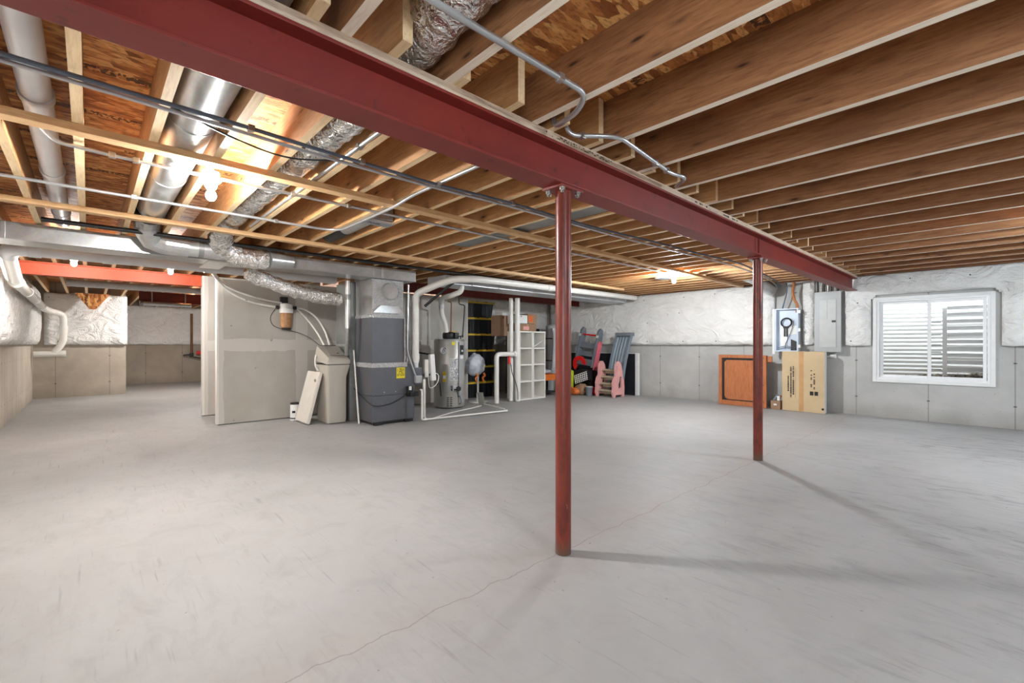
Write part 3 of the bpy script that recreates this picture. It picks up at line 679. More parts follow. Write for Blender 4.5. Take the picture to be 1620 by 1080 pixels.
# ------------------------------------------------------------------ white plumbing
t = thing('intake_pipe', 'white PVC pipe rising from the furnace, elbowing into the long run to the window wall', 'pipe', (-6.45, 3.85, .9))
MB().tube(fillet([(-6.46, 3.87, .92), (-6.46, 3.87, 2.03), (-6.22, 4.12, 2.18), (-5.98, 4.30, 2.265), (-5.82, 4.6, 2.275), (-5.80, 9.30, 2.29)], .10, 5), .056, 20).build('pipe', 'pvc', t, True)
for a, b in (((-6.46, 3.87, .96), (-6.46, 3.87, 1.06)), ((-6.46, 3.87, 1.90), (-6.46, 3.87, 2.0)), ((-5.81, 6.3, 2.2794), (-5.81, 6.42, 2.28))):
    MB().tube([a, b], .063, 20).build('coupling', 'pvc', t, True)
MB().tube([(-6.46, 3.87, .84), (-6.46, 3.87, .97)], .045, 16).build('rubber_boot', 'pvc_grey', t, True)
B('collar_plate', 'furnace', t, -6.52, -6.39, 3.80, 3.95, .56, .84, bev=.01)
t = thing('vent_pipe', 'white PVC vent pipe curving down from the pale duct to the water heater', 'pipe', (-7.2, 5.0, 1.6))
MB().tube(fillet([(-6.22, 4.62, 2.198), (-6.22, 4.60, 2.10), (-6.36, 4.46, 2.03), (-6.85, 4.66, 2.06), (-7.2, 4.86, 2.0), (-7.2, 4.88, 1.78), (-7.25, 5.0, 1.60), (-7.25, 5.02, 1.44)], .12, 5), .045, 18).build('pipe', 'pvc', t, True)
MB().tube([(-7.2, 4.87, 1.98), (-7.2, 4.875, 1.88)], .055, 18).build('coupling', 'pvc_grey', t, True)
t = thing('drain_pipe', 'white PVC condensate drain standing right of the furnace, turning along the floor', 'pipe', (-6.2, 3.8, 0))
MB().tube(fillet([(-6.24, 3.83, .50), (-6.20, 3.83, .50), (-6.20, 3.83, .03), (-6.02, 5.45, .03)], .03, 4), .014, 12).build('pipe', 'pvc', t, True)
MB().tube(fillet([(-6.28, 3.92, .66), (-6.28, 3.92, .035), (-6.20, 3.90, .032)], .03, 4), .022, 12).build('riser', 'pvc', t, True)
MB().tube([(-6.022, 5.43, .03), (-6.018, 5.475, .03)], .019, 12).build('end_cap', 'pvc', t, True)
MB().tube(fillet([(-6.05, 5.44, .06), (-6.85, 5.62, .06)], .05), .012, 10).build('branch', 'pvc', t, True)
o = MB().tube(spline([(-6.26, 4.05, .016), (-6.6, 4.7, .014), (-6.78, 5.25, .014), (-6.85, 5.55, .03)], 8), .010, 8).build('drain_tube', 'pvc', None, True); tag(o, 'thin clear white tube lying on the floor in front of the water heater', 'tube')
t = thing('drain_stack', 'pair of tall white drain pipes with a capped side branch, in front of the shelves', 'pipe', (-7.0, 6.6, 0))
MB().tube([(-7.0, 6.66, .012), (-7.0, 6.66, 2.195)], .055, 20).build('stack_pipe', 'pvc', t, True)
MB().tube([(-7.10, 6.57, .012), (-7.10, 6.57, 2.195)], .045, 18).build('stack_pipe', 'pvc', t, True)
MB().tube(fillet([(-7.0, 6.075, .012), (-7.0, 6.075, 1.01), (-7.0, 6.66, 1.01)], .09, 5), .048, 18).build('side_branch', 'pvc', t, True)
MB().tube([(-7.0, 6.54, 1.01), (-7.0, 6.60, 1.01)], .060, 18).build('tee_hub', 'pvc', t, True)
MB().tube([(-7.0, 6.66, .94), (-7.0, 6.66, 1.09)], .064, 18).build('tee_hub', 'pvc', t, True)
MB().tube(spline([(-6.98, 6.36, .96), (-6.93, 6.40, .8), (-6.93, 6.45, .6), (-6.925, 6.58, .3), (-6.92, 6.60, .05)], 8), .008, 8).build('hanging_cord', 'dark', t, True)
m = MB(); m.box(-6.97, -6.93, 6.35, 6.40, .80, .965, bev=.01); m.build('red_tag', 'red', t)
# grey pipe under the trunk duct, then the white one along the left wall
t = thing('drain_pipe', 'thick pale grey drain pipe under the trunk duct above the orange beam', 'pipe', (-7.25, 1., 2.2))
MB().tube([(-7.42, -.52, 2.275), (-7.42, 2.95, 2.270)], .072, 22).build('pipe', 'pvc_grey', t, True)
for y in (-.50, .12, 1.15): MB().tube([(-7.42, y, 2.273), (-7.42, y+.10, 2.273)], .080, 22).build('coupling', 'pvc_grey', t, True)
MB().tube(fillet([(-7.42, -.50, 2.275), (-7.44, -.65, 2.27), (-7.60, -.66, 2.22)], .10, 5), .076, 22).build('elbow', 'pvc_grey', t, True)
t = thing('drain_pipe', 'white drain pipe sloping along the left wall, dropping to a capped wye fitting', 'pipe', (-13, -.6, 1.0))
MB().tube(fillet([(-7.61, -.66, 2.215), (-8.3, -.66, 1.99), (-13.1, -.66, 1.93)], .2, 5), .062, 18).build('sloped_run', 'pvc', t, True)
for x, z in ((-8.3, 1.99), (-9.6, 1.974), (-10.9, 1.957), (-12.2, 1.941)): MB().tube([(x, -.66, z), (x-.16, -.66, z-.002)], .071, 18).build('coupling', 'pvc', t, True)
MB().tube(fillet([(-13.1, -.66, 1.93), (-14.05, -.60, 1.93), (-14.2, -.42, 1.88), (-14.2, -.42, 1.25), (-14.2, -.56, 1.04)], .14, 5), .062, 18).build('drop_leg', 'pvc', t, True)
MB().tube([(-14.2, -.42, 1.46), (-14.2, -.42, 1.62)], .075, 18).build('coupling', 'pvc', t, True)
MB().tube([(-14.2, -.88, 1.0), (-14.2, -.40, 1.0)], .062, 18).build('wye_barrel', 'pvc', t, True)
MB().tube([(-14.2, -.46, 1.0), (-14.2, -.38, 1.0)], .075, 18).build('end_cap', 'pvc', t, True)
MB().tube([(-14.2, -.36, 1.50), (-14.2, -.28, 1.54)], .03, 12).build('cleanout_plug', 'pvc', t, True)
t = thing('drain_pipe', 'long pale pipe running between joists at the far left of the ceiling', 'pipe', (-4, -.2, 2.4))
MB().tube([(-1.95, -.20, 2.515), (-6.7, -.20, 2.505)], .062, 22).build('pipe', 'pvc_grey', t, True)
for x in (-3.35, -4.75, -6.2): MB().tube([(x, -.20, 2.512), (x-.07, -.20, 2.512)], .071, 22).build('coupling', 'pvc_grey', t, True)

# ------------------------------------------------------------------ electrical conduit and cable under the joists
def line(name, label, cat, pts, r, mat, rad=.06, straps=(), seg=12, group=None):
    t = thing(name, label, cat, tuple(pts[0]), group); pp = fillet(pts, rad, 5) if rad else pts
    MB().tube(pp, r, seg).build('run', mat, t, True)
    for s_ in straps:
        s_ = Vector(s_); m = MB(); m.box(s_.x-.016, s_.x+.016, s_.y-.016, s_.y+.016, s_.z-.016, s_.z+.016, bev=.003); m.build('coupling', 'bolt', t)
    return t
line('conduit', 'metal conduit with a curved left end feeding the bulb nearest the round duct', 'conduit', [(-3.56, -.20, 2.41), (-3.58, -.14, 2.345), (-3.60, .10, 2.343), (-3.62, .54, 2.343)], .012, 'emt', .12, [(-3.605, .21, 2.343), (-3.60, .10, 2.343)])
line('conduit', 'long straight metal conduit linking the two bulbs beside the furring strip', 'conduit', [(-3.62, .66, 2.343), (-3.62, 6.89, 2.343)], .012, 'emt', 0, [(-3.62, 1.12, 2.343), (-3.62, 1.55, 2.343), (-3.62, 3.3, 2.343)])
line('conduit', 'metal conduit crossing the left joists and bending along one joist to the beam', 'conduit', [(-4.52, -.74, 2.343), (-4.52, 1.82, 2.343), (-3.56, 1.80, 2.325), (-3.3, 1.80, 2.325), (-3.1, 1.83, 2.3675), (-1.92, 1.84, 2.3675)], .012, 'emt', .22, [(-4.52, .25, 2.343), (-4.52, 1.25, 2.343), (-2.7, 1.80, 2.342)])
line('conduit', 'metal conduit fixed beside the joist next to the foil duct', 'conduit', [(-5.1, 1.178, 2.394), (-1.85, 1.178, 2.394)], .0125, 'emt', 0, [(-2.6, 1.178, 2.394), (-3.75, 1.178, 2.394)])
line('cable', 'grey blue cable stapled across the undersides of the left joists', 'cable', spline([(-2.62, -.9, 2.352), (-2.66, 0, 2.348), (-2.66, .5, 2.344), (-2.70, 1.0, 2.348), (-2.70, 1.5, 2.341), (-2.70, 1.84, 2.340), (-2.68, 2.5, 2.350), (-2.68, 3.5, 2.345), (-2.62, 4.6, 2.35), (-2.55, 5.7, 2.342), (-2.5, 6.6, 2.35), (-2.6, 7.8, 2.345), (-2.72, 8.9, 2.34), (-2.80, 9.45, 2.30)], 6), .011, 'blue_cable', 0, [(-2.67, .62, 2.346), (-2.70, 1.24, 2.349), (-2.68, 2.5, 2.350), (-2.60, 4.9, 2.35)])
line('cable', 'pale conduit running beside the grey blue cable under the left joists', 'cable', spline([(-2.645, -.9, 2.334), (-2.685, .2, 2.33), (-2.725, 1.1, 2.325), (-2.725, 1.84, 2.325), (-2.705, 2.5, 2.332), (-2.70, 4, 2.33), (-2.65, 5.2, 2.33), (-2.6, 6.6, 2.332), (-2.66, 8, 2.33), (-2.84, 9.2, 2.33), (-2.88, 9.5, 2.26)], 6), .010, 'emt', 0)
line('cable', 'thin black wire drooping below the cable under the left joists', 'cable', spline([(-2.70, .30, 2.35), (-2.80, .58, 2.32), (-2.84, .85, 2.31), (-2.76, 1.12, 2.34)], 8), .005, 'black', 0)
line('conduit', 'upper metal conduit right of the beam, curving back at its end', 'conduit', [(-1.29, -.72, 2.362), (-1.29, 1.66, 2.362), (-1.40, 1.74, 2.350), (-1.60, 1.78, 2.345), (-1.605, 1.80, 2.50)], .0135, 'emt', .07, [(-1.29, 1.48, 2.362)])
line('conduit', 'lower S-shaped metal conduit right of the beam above the first column', 'conduit', [(-1.605, 1.875, 2.52), (-1.60, 1.89, 2.345), (-1.50, 2.00, 2.345), (-1.42, 2.12, 2.350), (-1.50, 2.84, 2.355), (-1.46, 2.99, 2.355), (-1.60, 3.10, 2.355)], .0125, 'emt', .09, [(-1.545, 1.955, 2.345), (-1.478, 2.60, 2.354), (-1.49, 2.76, 2.354)])
line('conduit', 'short metal strut at the top of the picture beside the foil duct', 'conduit', [(-1.0, .60, 2.44), (-1.12, 1.14, 2.44)], .013, 'emt', 0)
line('pipe', 'black insulated pipe running above the trunk duct behind the furring strip', 'pipe', [(-5.93, -.32, 2.352), (-5.93, 9.2, 2.352)], .022, 'black', 0, [(-5.93, .05, 2.352)])
line('gas_pipe', 'black gas pipe dropping down the drywall between furnace and water heater', 'pipe', [(-7.5, 4.55, 2.30), (-7.5, 4.55, 1.06), (-7.1, 4.62, 1.02)], .016, 'dark', .04)
line('gas_pipe', 'black gas pipe turning from the floor stub into the burner of the water heater', 'pipe', [(-6.55, 4.35, .53), (-6.88, 4.62, .53), (-6.90, 4.66, .28)], .012, 'dark', .03)
line('water_pipe', 'dark cranked water pipe above the right side of the water heater', 'pipe', [(-7.2, 5.28, 2.18), (-7.2, 5.28, 2.0), (-7.2, 5.42, 1.98), (-7.25, 5.40, 1.345)], .012, 'dark', .03)
line('water_pipe', 'brown copper water pipe rising from the top of the water heater', 'pipe', [(-7.2, 5.02, 2.03), (-7.2, 5.10, 2.02), (-7.22, 5.10, 1.345)], .012, 'copper', .03)
line('rubber_hose', 'thick black rubber hose slanting across the white pipe near the furnace', 'hose', [(-5.93, 4.42, 2.33), (-6.12, 4.20, 2.10), (-6.36, 3.98, 1.83)], .022, 'black', .2)

# ------------------------------------------------------------------ light fixtures
for k, (loc, pw, colr, lab) in enumerate(BULBS):
    x, y, z = loc; zt = ZJ-.002
    t = thing('light_fixture', lab, 'light bulb', (x, y, z-.06), 'bare bulbs on the ceiling')
    m = MB(); m.lathe((x, y, 0), [(.05, zt-.045), (.052, zt-.04), (.052, zt)], 8); m.build('junction_box', 'bolt', t)
    m = MB(); m.lathe((x, y, 0), [(.026, zt-.115), (.034, zt-.10), (.038, zt-.075), (.056, zt-.06), (.06, zt-.046)], 24); m.build('lamp_holder', 'porcelain', t, True)
    m = MB(); m.lathe((x, y, z), [(.006, -.034), (.02, -.028), (.03, -.012), (.033, .004), (.028, .02), (.018, .034), (.0135, .046), (.0135, max(.06, zt-.115-z))], 20); m.build('bulb', 'bulb', t, True)
    bm_ = N('lit_bulb', .3); bm_.b.inputs['Emission Color'].default_value = (*colr, 1); bm_.b.inputs['Emission Strength'].default_value = pw/.045
    t.children[-1].data.materials[0] = bm_.m

# ------------------------------------------------------------------ water heater
cx_, cy_ = -7.30, 5.12
t = thing('water_heater', 'tall grey round water heater with stickers, right of the furnace', 'water heater', (cx_, cy_, 0))
MB().lathe((cx_, cy_, 0), [(.27, .015), (.29, .03), (.295, .06), (.295, 1.285), (.285, 1.30)], 48).build('tank_jacket', 'heater', t, True)
MB().lathe((cx_, cy_, 0), [(.28, 1.30), (.283, 1.302), (.28, 1.312), (.05, 1.318)], 40).build('top_cover', 'panel_grey', t, True)
m = MB(); m.lathe((cx_+.02, cy_-.03, 0), [(.10, 1.318), (.115, 1.34), (.115, 1.42), (.09, 1.45)], 20); m.box(cx_-.02, cx_+.16, cy_+.02, cy_+.12, 1.318, 1.44, bev=.02); m.build('blower_housing', 'black', t, True)
m = MB(); m.box(cx_+.02, cx_+.13, cy_-.02, cy_+.10, 1.455, 1.47, bev=.004); m.build('warning_cap', 'yellow', t)
m = MB(); m.tube([(cx_+.10, cy_+.20, 1.318), (cx_+.10, cy_+.20, 1.37)], .012, 10); m.tube([(cx_+.07, cy_+.17, 1.37), (cx_+.14, cy_+.24, 1.38)], .009, 8); m.build('relief_valve', 'black', t)
va = math.atan2(-5.12, 7.30)      # toward the viewer
def hpos(da, z, r=.2965): a = va+da; return (cx_+r*math.cos(a), cy_+r*math.sin(a), z)
def curved(da0, da1, z0, z1, r0, r1, name, mat, parent=None, n=8):
    m = MB(); q = []
    for i in range(n+1):
        a = va+da0+(da1-da0)*i/n; q.append([m.bm.verts.new((cx_+r*math.cos(a), cy_+r*math.sin(a), z)) for r, z in ((r0, z0), (r1, z0), (r1, z1), (r0, z1))])
    for i in range(n):
        for k in range(4): m.bm.faces.new((q[i][k], q[i][(k+1) % 4], q[i+1][(k+1) % 4], q[i+1][k]))
    m.bm.faces.new(q[0]); m.bm.faces.new(q[-1][::-1]); return m.build(name, mat, parent or t)
def hm(da, z): a = va+da; return basis(hpos(da, z, .2995), (-math.sin(a), math.cos(a), 0), (0, 0, 1), (math.cos(a), math.sin(a), 0))
curved(.62, 1.08, .10, 1.26, .2955, .318, 'control_channel', 'panel_grey')
c_ = curved(.68, .98, 1.02, 1.20, .3185, .325, 'control_panel', 'black'); 
mk = MB(); a = va+.83; mk.lathe((cx_+.3265*math.cos(a), cy_+.3265*math.sin(a), 1.09), [(.02, -.001), (.02, .001)], 12, 'x'); mk.build('dial', 'white', c_)
curved(.70, .96, .94, 1.0, .3185, .3205, 'small_label', 'paper')
curved(-.42, -.20, .505, .70, .2955, .2985, 'energy_label', 'yellow')
k_ = curved(-.40, -.22, .57, .63, .2986, .2992, 'label_field', 'paper')
for nm, a0, a1, z0, z1 in (('warning_label', .05, .24, .78, .95), ('warning_label', .26, .46, .78, .95), ('warning_label', .49, .62, .78, .95), ('rating_label', .04, .60, .54, .77)):
    l_ = curved(a0, a1, z0, z1, .2955, .2985, nm, 'paper')
    mk = MB(); marks(mk, hm(a0+.02, z0+.01), (a1-a0)*.27, z1-z0-.02, 7, int(a0*100)+5, .6, 12, .0008); mk.build('printing', 'ink', l_)['kind'] = 'stuff'
curved(.16, .36, 1.20, 1.26, .2955, .2985, 'small_yellow_label', 'yellow_lbl')
# round badge: white oval outline with a dark slanted letter
bd = MB(); bd.lathe((0, 0, 0), [(.062, 0), (.062, .002)], 24)
Mb = hm(-.38, 1.10); bmesh.ops.transform(bd.bm, matrix=Mb @ Matrix.Diagonal((1, .95, 1, 1)), verts=bd.bm.verts[:]); bdo = bd.build('badge', 'paper', t)
def text_mesh(txt, size, M, name, mat, parent, shear=0., depth=.0012, align='CENTER'):
    cu = D.curves.new('tmp', 'FONT'); cu.body = txt; cu.size = size; cu.extrude = depth; cu.align_x = align; cu.align_y = 'CENTER'; cu.shear = shear
    to = D.objects.new('tmp', cu); COL.objects.link(to); bpy.context.view_layer.update()
    me = D.meshes.new_from_object(to.evaluated_get(bpy.context.evaluated_depsgraph_get())); D.objects.remove(to); D.curves.remove(cu)
    me.transform(M); me.materials.clear(); me.materials.append(MT[mat]); o = D.objects.new(name, me); COL.objects.link(o)
    if parent: o.parent = parent; o.matrix_parent_inverse = parent.matrix_world.inverted() if parent.type == 'EMPTY' and False else Matrix.Identity(4)
    return o
def adopt(o, parent):
    bpy.context.view_layer.update(); o.parent = parent; o.matrix_parent_inverse = parent.matrix_world.inverted(); return o
adopt(text_mesh('B', .125, Mb @ Matrix.Translation((0, 0, .003)), 'badge_letter', 'ink', None, .35), bdo)
# burner area
m = MB(); a = va+.30; m.box(cx_+.30*math.cos(a)-.05, cx_+.30*math.cos(a)+.05, cy_+.30*math.sin(a)-.06, cy_+.30*math.sin(a)+.06, .34, .44, bev=.012); m.build('gas_valve', 'panel_grey', t)
m = MB(); a = va+.52; m.lathe((cx_+.335*math.cos(a), cy_+.335*math.sin(a), .38), [(.045, -.03), (.052, -.01), (.045, .03)], 16, 'x'); m.build('regulator', 'dark', t, True)
m = MB(); m.tube([hpos(.12, .36, .33), hpos(.30, .37, .36), hpos(.45, .36, .37)], .012, 8); m.build('burner_tube', 'dark', t, True)
MB().tube(spline([hpos(.40, .33, .37), hpos(.52, .22, .34), hpos(.62, .24, .34), hpos(.70, .12, .34), hpos(.55, .08, .33)], 6), .006, 8).build('igniter_wire', 'black', t, True)
curved(.08, .32, .30, .38, .2955, .305, 'access_cover', 'heater')
curved(.60, .98, .28, .50, .318, .33, 'vent_plate', 'emt')
for j in range(2):
    for r in range(5):
        z = .05+.038*r; a0 = -.16+.20*j; curved(a0, a0+.15, z, z+.018, .2955, .2975, 'louvre_slot', 'dark', n=3)
o = MB().box(-6.98, -6.86, 5.62, 5.64, .0, .30, Matrix.Translation((-6.92, 5.63, 0)) @ Matrix.Rotation(.5, 4, 'Z') @ Matrix.Rotation(.35, 4, 'X') @ Matrix.Translation((6.92, -5.63, 0)), bev=.003).build('metal_cover', 'heater'); tag(o, 'loose grey metal cover leaning at the foot of the water heater', 'metal cover')

# ------------------------------------------------------------------ water softener corner
t = thing('water_softener', 'warm grey water softener cabinet with a sloped lid beside the furnace', 'water softener', (-7.18, 2.80, 0))
m = MB(); M0 = []
def loft(mb, rings):
    vs = [[mb.bm.verts.new(p) for p in r] for r in rings]; n = len(vs[0]); n0 = len(mb.bm.faces)
    for a, b in zip(vs, vs[1:]):
        for k in range(n): mb.bm.faces.new((a[k], a[(k+1) % n], b[(k+1) % n], b[k]))
    mb.bm.faces.new(vs[0][::-1]); mb.bm.faces.new(vs[-1]); return mb
def rr(x0, x1, y0, y1, z, r=.03, n=4, zf=None):
    out = []
    for (cx, cy, a0) in ((x1-r, y1-r, 0), (x0+r, y1-r, PI/2), (x0+r, y0+r, PI), (x1-r, y0+r, 1.5*PI)):
        for k in range(n+1):
            a = a0+PI/2*k/n; x = cx+r*math.cos(a); y = cy+r*math.sin(a); out.append((x, y, z if zf is None else zf(x, y)))
    return out
loft(m, [rr(-7.40, -6.95, 2.655, 2.935, .012), rr(-7.40, -6.94, 2.65, 2.94, .05), rr(-7.40, -6.94, 2.65, 2.94, .70), rr(-7.46, -6.91, 2.635, 2.985, .88), rr(-7.46, -6.91, 2.635, 2.985, .90)]).build('cabinet', 'softener', t, True)
m = MB(); loft(m, [rr(-7.465, -6.905, 2.63, 2.99, .912, zf=lambda x, y: .912+.12*max(0, (-7.05-x))), rr(-7.465, -6.905, 2.63, 2.99, .95, zf=lambda x, y: .965+.16*max(0, (-7.05-x))), rr(-7.455, -6.93, 2.66, 2.97, 1, zf=lambda x, y: 1.19 if x < -7.28 else .995+(-6.93-x)*.53)]).build('lid', 'softener', t, True)
B('salt_door', 'softener_lid', t, -7.27, -6.99, 2.70, 2.93, 1.02, 1.03).data.transform(Matrix.Translation((-7.13, 0, 1.085+.03)) @ Matrix.Rotation(.487, 4, 'Y') @ Matrix.Translation((7.13, 0, -1.025)))
B('seam_gap', 'dark', t, -7.458, -6.912, 2.638, 2.983, .899, .915)
B('control_display', 'black', t, -7.40, -7.28, 2.70, 2.90, 1.19, 1.20)
MB().lathe((-7.05, 2.84, 1.078), [(.013, -.01), (.013, .006)], 10).build('button', 'black', t)
m = MB(); Ml = Matrix.Translation((-7.45, 2.40, .005)) @ Matrix.Rotation(-.30, 4, 'X') 
o = m.box(-.22, .30, -.03, .03, .0, .80, Matrix.Translation((-7.40, 2.41, .012)) @ Matrix.Rotation(-.25, 4, 'X'), bev=.022).build('salt_tank_cover', 'cream'); tag(o, 'cream flat plastic tank cover leaning against the water softener', 'plastic cover')
t2 = o
o = MB().lathe((-7.17, 2.53, .66), [(.022, 0), (.026, .004), (.022, .012)], 12, 'y').build('knob', 'softener_lid', t2)
MB().tube(spline([(-7.30, 2.63, .80), (-7.32, 2.60, .88), (-7.33, 2.60, .98), (-7.36, 2.62, 1.04)], 6), .014, 8).build('overflow_hose', 'pvc', t, True)
t = thing('can', 'small white labelled can standing on the floor by the drywall', 'can', (-7.68, 2.40, 0))
MB().lathe((-7.68, 2.40, 0), [(.060, .003), (.064, .006), (.064, .255), (.060, .26)], 28).build('body', 'paper', t, True)
MB().lathe((-7.68, 2.40, 0), [(.062, .26), (.063, .262), (.063, .285), (.058, .29)], 28).build('lid', 'dark', t, True)
MB().lathe((-7.68, 2.40, 0), [(.0648, .035), (.0648, .052)], 28).build('dark_band', 'ink', t, True)
vm = Vector((7.68, -2.40, 0)).normalized(); px_ = Vector((-vm.y, vm.x, 0))
m = MB(); m.box(-.035, .012, -.018, .018, 0, .002, basis(Vector((-7.68, 2.40, .145))+vm*.0632, px_, (0, 0, 1), vm)); m.build('printed_mark', 'ink', t)
t = thing('water_filter', 'wall mounted water filter with an amber bowl on the drywall partition', 'water filter', (-7.89, 2.34, 1.49))
MB().lathe((-7.89, 2.34, 0), [(.098, 1.72), (.102, 1.735), (.102, 1.79), (.092, 1.80), (.092, 1.86), (.07, 1.875)], 28).build('head', 'white', t, True)
MB().lathe((-7.89, 2.34, 0), [(.06, 1.475), (.078, 1.49), (.084, 1.60), (.090, 1.72)], 24).build('bowl', 'amber', t, True)
MB().lathe((-7.89, 2.34, 0), [(.06, 1.45), (.07, 1.462), (.07, 1.476)], 24).build('drain_cap', 'dark', t, True)
B('mounting_bracket', 'dark', t, -7.998, -7.93, 2.27, 2.38, 1.88, 1.985, bev=.006)
for y in (2.21, 2.47): MB().lathe((-7.89, y, 1.81), [(.03, -.022), (.03, .022)], 14, 'y').build('fitting', 'black', t)
line('water_hose', 'upper white hose sagging from the trunk duct to the wall filter', 'hose', spline([(-7.6, 1.20, 2.33), (-7.8, 1.36, 2.21), (-7.95, 1.50, 2.10), (-7.95, 1.75, 1.99), (-7.95, 2.05, 1.92), (-7.93, 2.28, 1.88)], 8), .016, 'pvc', 0)
line('water_hose', 'lower white hose sagging from the trunk duct into the side of the filter', 'hose', spline([(-7.6, 1.22, 2.30), (-7.82, 1.38, 2.16), (-7.95, 1.53, 2.03), (-7.95, 1.72, 1.92), (-7.95, 1.93, 1.85), (-7.92, 2.18, 1.81)], 8), .016, 'pvc', 0, [(-7.95, 1.78, 1.90)])
line('water_hose', 'outer white hose arching from the filter down to the softener', 'hose', spline([(-7.89, 2.50, 1.81), (-7.86, 2.62, 1.79), (-7.75, 2.76, 1.66), (-7.6, 2.84, 1.45), (-7.42, 2.86, 1.20)], 8), .016, 'pvc', 0)
line('water_hose', 'inner white hose arching from the filter down to the softener', 'hose', spline([(-7.89, 2.50, 1.80), (-7.84, 2.56, 1.72), (-7.72, 2.66, 1.56), (-7.6, 2.74, 1.38), (-7.42, 2.77, 1.20)], 8), .016, 'pvc', 0)
line('cable', 'thin dark cord looping under the wall filter across to the softener', 'cable', spline([(-7.93, 2.19, 1.79), (-7.97, 2.13, 1.66), (-7.97, 2.16, 1.53), (-7.96, 2.30, 1.46), (-7.94, 2.5, 1.42), (-7.8, 2.66, 1.33), (-7.46, 2.72, 1.19)], 8), .005, 'dark', 0)
t = thing('power_adapter', 'white device strapped by a grey clip between furnace and water heater', 'device', (-6.62, 4.30, .6))
m = MB(); m.box(-6.66, -6.58, 4.12, 4.20, .66, .96, bev=.012); m.build('body', 'cream', t)
m = MB(); m.box(-6.62, -6.55, 4.24, 4.33, .60, 1.05, Matrix.Translation((-6.6, 4.28, .6)) @ Matrix.Rotation(.08, 4, 'X') @ Matrix.Translation((6.6, -4.28, -.6)), bev=.012); m.build('body_cover', 'white', t)
MB().tube(spline([(-6.6, 4.2, .75), (-6.55, 4.36, .70), (-6.55, 4.34, .55), (-6.58, 4.22, .48), (-6.6, 4.2, .66)], 6), .007, 8).build('white_cord', 'pvc', t, True)
m = MB(); m.tube([(-6.60, 3.98, .70), (-6.60, 4.42, .70)], .014, 8); m.build('clip', 'dark', t)

# ------------------------------------------------------------------ storage totes, shelves and boxes
def tote(k, y, x, label):
    z0 = .004+.3655*k; t = thing('storage_tote', label, 'storage tote', (x-.27, y+.41, z0), 'black and yellow storage totes')
    m = MB(); loft(m, [rr(x-.50, x-.03, y+.06, y+.77, z0, .04), rr(x-.53, x-.005, y+.03, y+.80, z0+.29, .04), rr(x-.54, x, y+.02, y+.81, z0+.30, .04), rr(x-.54, x, y+.02, y+.81, z0+.314, .04)]); m.build('bin', 'black_pl', t, True)
    for yy in (y+.16, y+.30, y+.44, y+.58, y+.70): B('rib', 'black_pl', t, x-.016, x-.004, yy-.012, yy+.012, z0+.03, z0+.29, bev=.004)
    m = MB(); loft(m, [rr(x-.555, x+.012, y, y+.83, z0+.315, .045), rr(x-.555, x+.012, y, y+.83, z0+.350, .045), rr(x-.53, x-.01, y+.03, y+.80, z0+.362, .045)]); l_ = m.build('lid', 'yellow', t, True)
    for yy in (y+.28, y+.56): B('latch', 'black_pl', t, x+.003, x+.014, yy-.03, yy+.03, z0+.348, z0+.364, bev=.004)
for k, (dy, dx, lab) in enumerate(((0, 0, 'lowest black tote with a yellow lid, on the floor'), (.01, 0, 'second lowest black tote in the yellow lidded stack'), (.0, .01, 'third black tote up in the yellow lidded stack'), (.02, 0, 'fourth black tote up in the yellow lidded stack'), (.03, -.01, 'fifth black tote up, just under the topmost one'), (.0, -.02, 'topmost black tote with a yellow lid on the stack'))): tote(k, 6.19+dy, -8.13+dx, lab)
def cube_shelf(y0, y1, label, extra):
    x0, x1 = -7.45, -7.05; t = thing('cube_shelf', label, 'shelf', (-7.25, (y0+y1)/2, 0), 'tall white cube shelves'); W = .026
    B('side_panel', 'shelf', t, x0, x1, y0, y0+W, .004, 1.50, bev=.002); B('side_panel', 'shelf', t, x0, x1, y1-W, y1, .004, 1.50, bev=.002)
    B('back_panel', 'shelf_in', t, x0, x0+.008, y0+W, y1-W, .03, 1.47)
    for k in range(5):
        z = .03+k*.3610; B('top_panel' if k == 4 else 'bottom_panel' if k == 0 else 'shelf_board', 'shelf', t, x0+.008, x1-.001, y0+W, y1-W, z-W*(k == 0)+(.0 if k else .0), z+W*(k > 0))
    return t
cube_shelf(6.775, 7.175, 'empty white four cube shelf, nearer the tall white pipes', 0)
sh = cube_shelf(7.19, 7.585, 'white four cube shelf with a loose tilted board in its top cube', 1)
o = MB().box(-.14, .14, -.17, .17, 0, .014, Matrix.Translation((-7.22, 7.388, 1.222)) @ Matrix.Rotation(.44, 4, 'X')).build('loose_board', 'shelf'); tag(o, 'loose white board lying tilted in the top cube of the shelf', 'board')
def carton(nm, label, b, mat, mk=None, cat='box'):
    t = thing(nm, label, cat, ((b[0]+b[1])/2, (b[2]+b[3])/2, b[4]))
    B('carton', mat, t, *b, bev=.004); m = MB(); m.box(b[1], b[1]+.001, (b[2]+b[3])/2-.02, (b[2]+b[3])/2+.02, b[4]+.01, b[5]-.005); m.build('handle_hole' if mk else 'tape', 'tape' if not mk else 'dark', t) if not mk else None
    return t
tall = carton('cardboard_box', 'flat dusty cardboard box lying across both shelf tops', (-7.44, -7.12, 6.80, 7.36, 1.506, 1.665), 'card_dark')
B('pink_label', 'pink', tall, -7.12, -7.1185, 6.95, 7.13, 1.53, 1.61)
o = thing('storage_box', 'plain brown archive box behind the white pipes, left end of the row', 'box', (-7.6, 6.7, 0)); 
B('carton', 'card_dark', o, -7.74, -7.45, 6.56, 6.93, 1.40, 1.85, bev=.004); m = MB(); m.lathe((-7.449, 6.66, 1.80), [(.02, 0), (.02, .003)], 12, 'x'); m.build('handle_hole', 'dark', o)
ww = D.objects.get('storage_box')
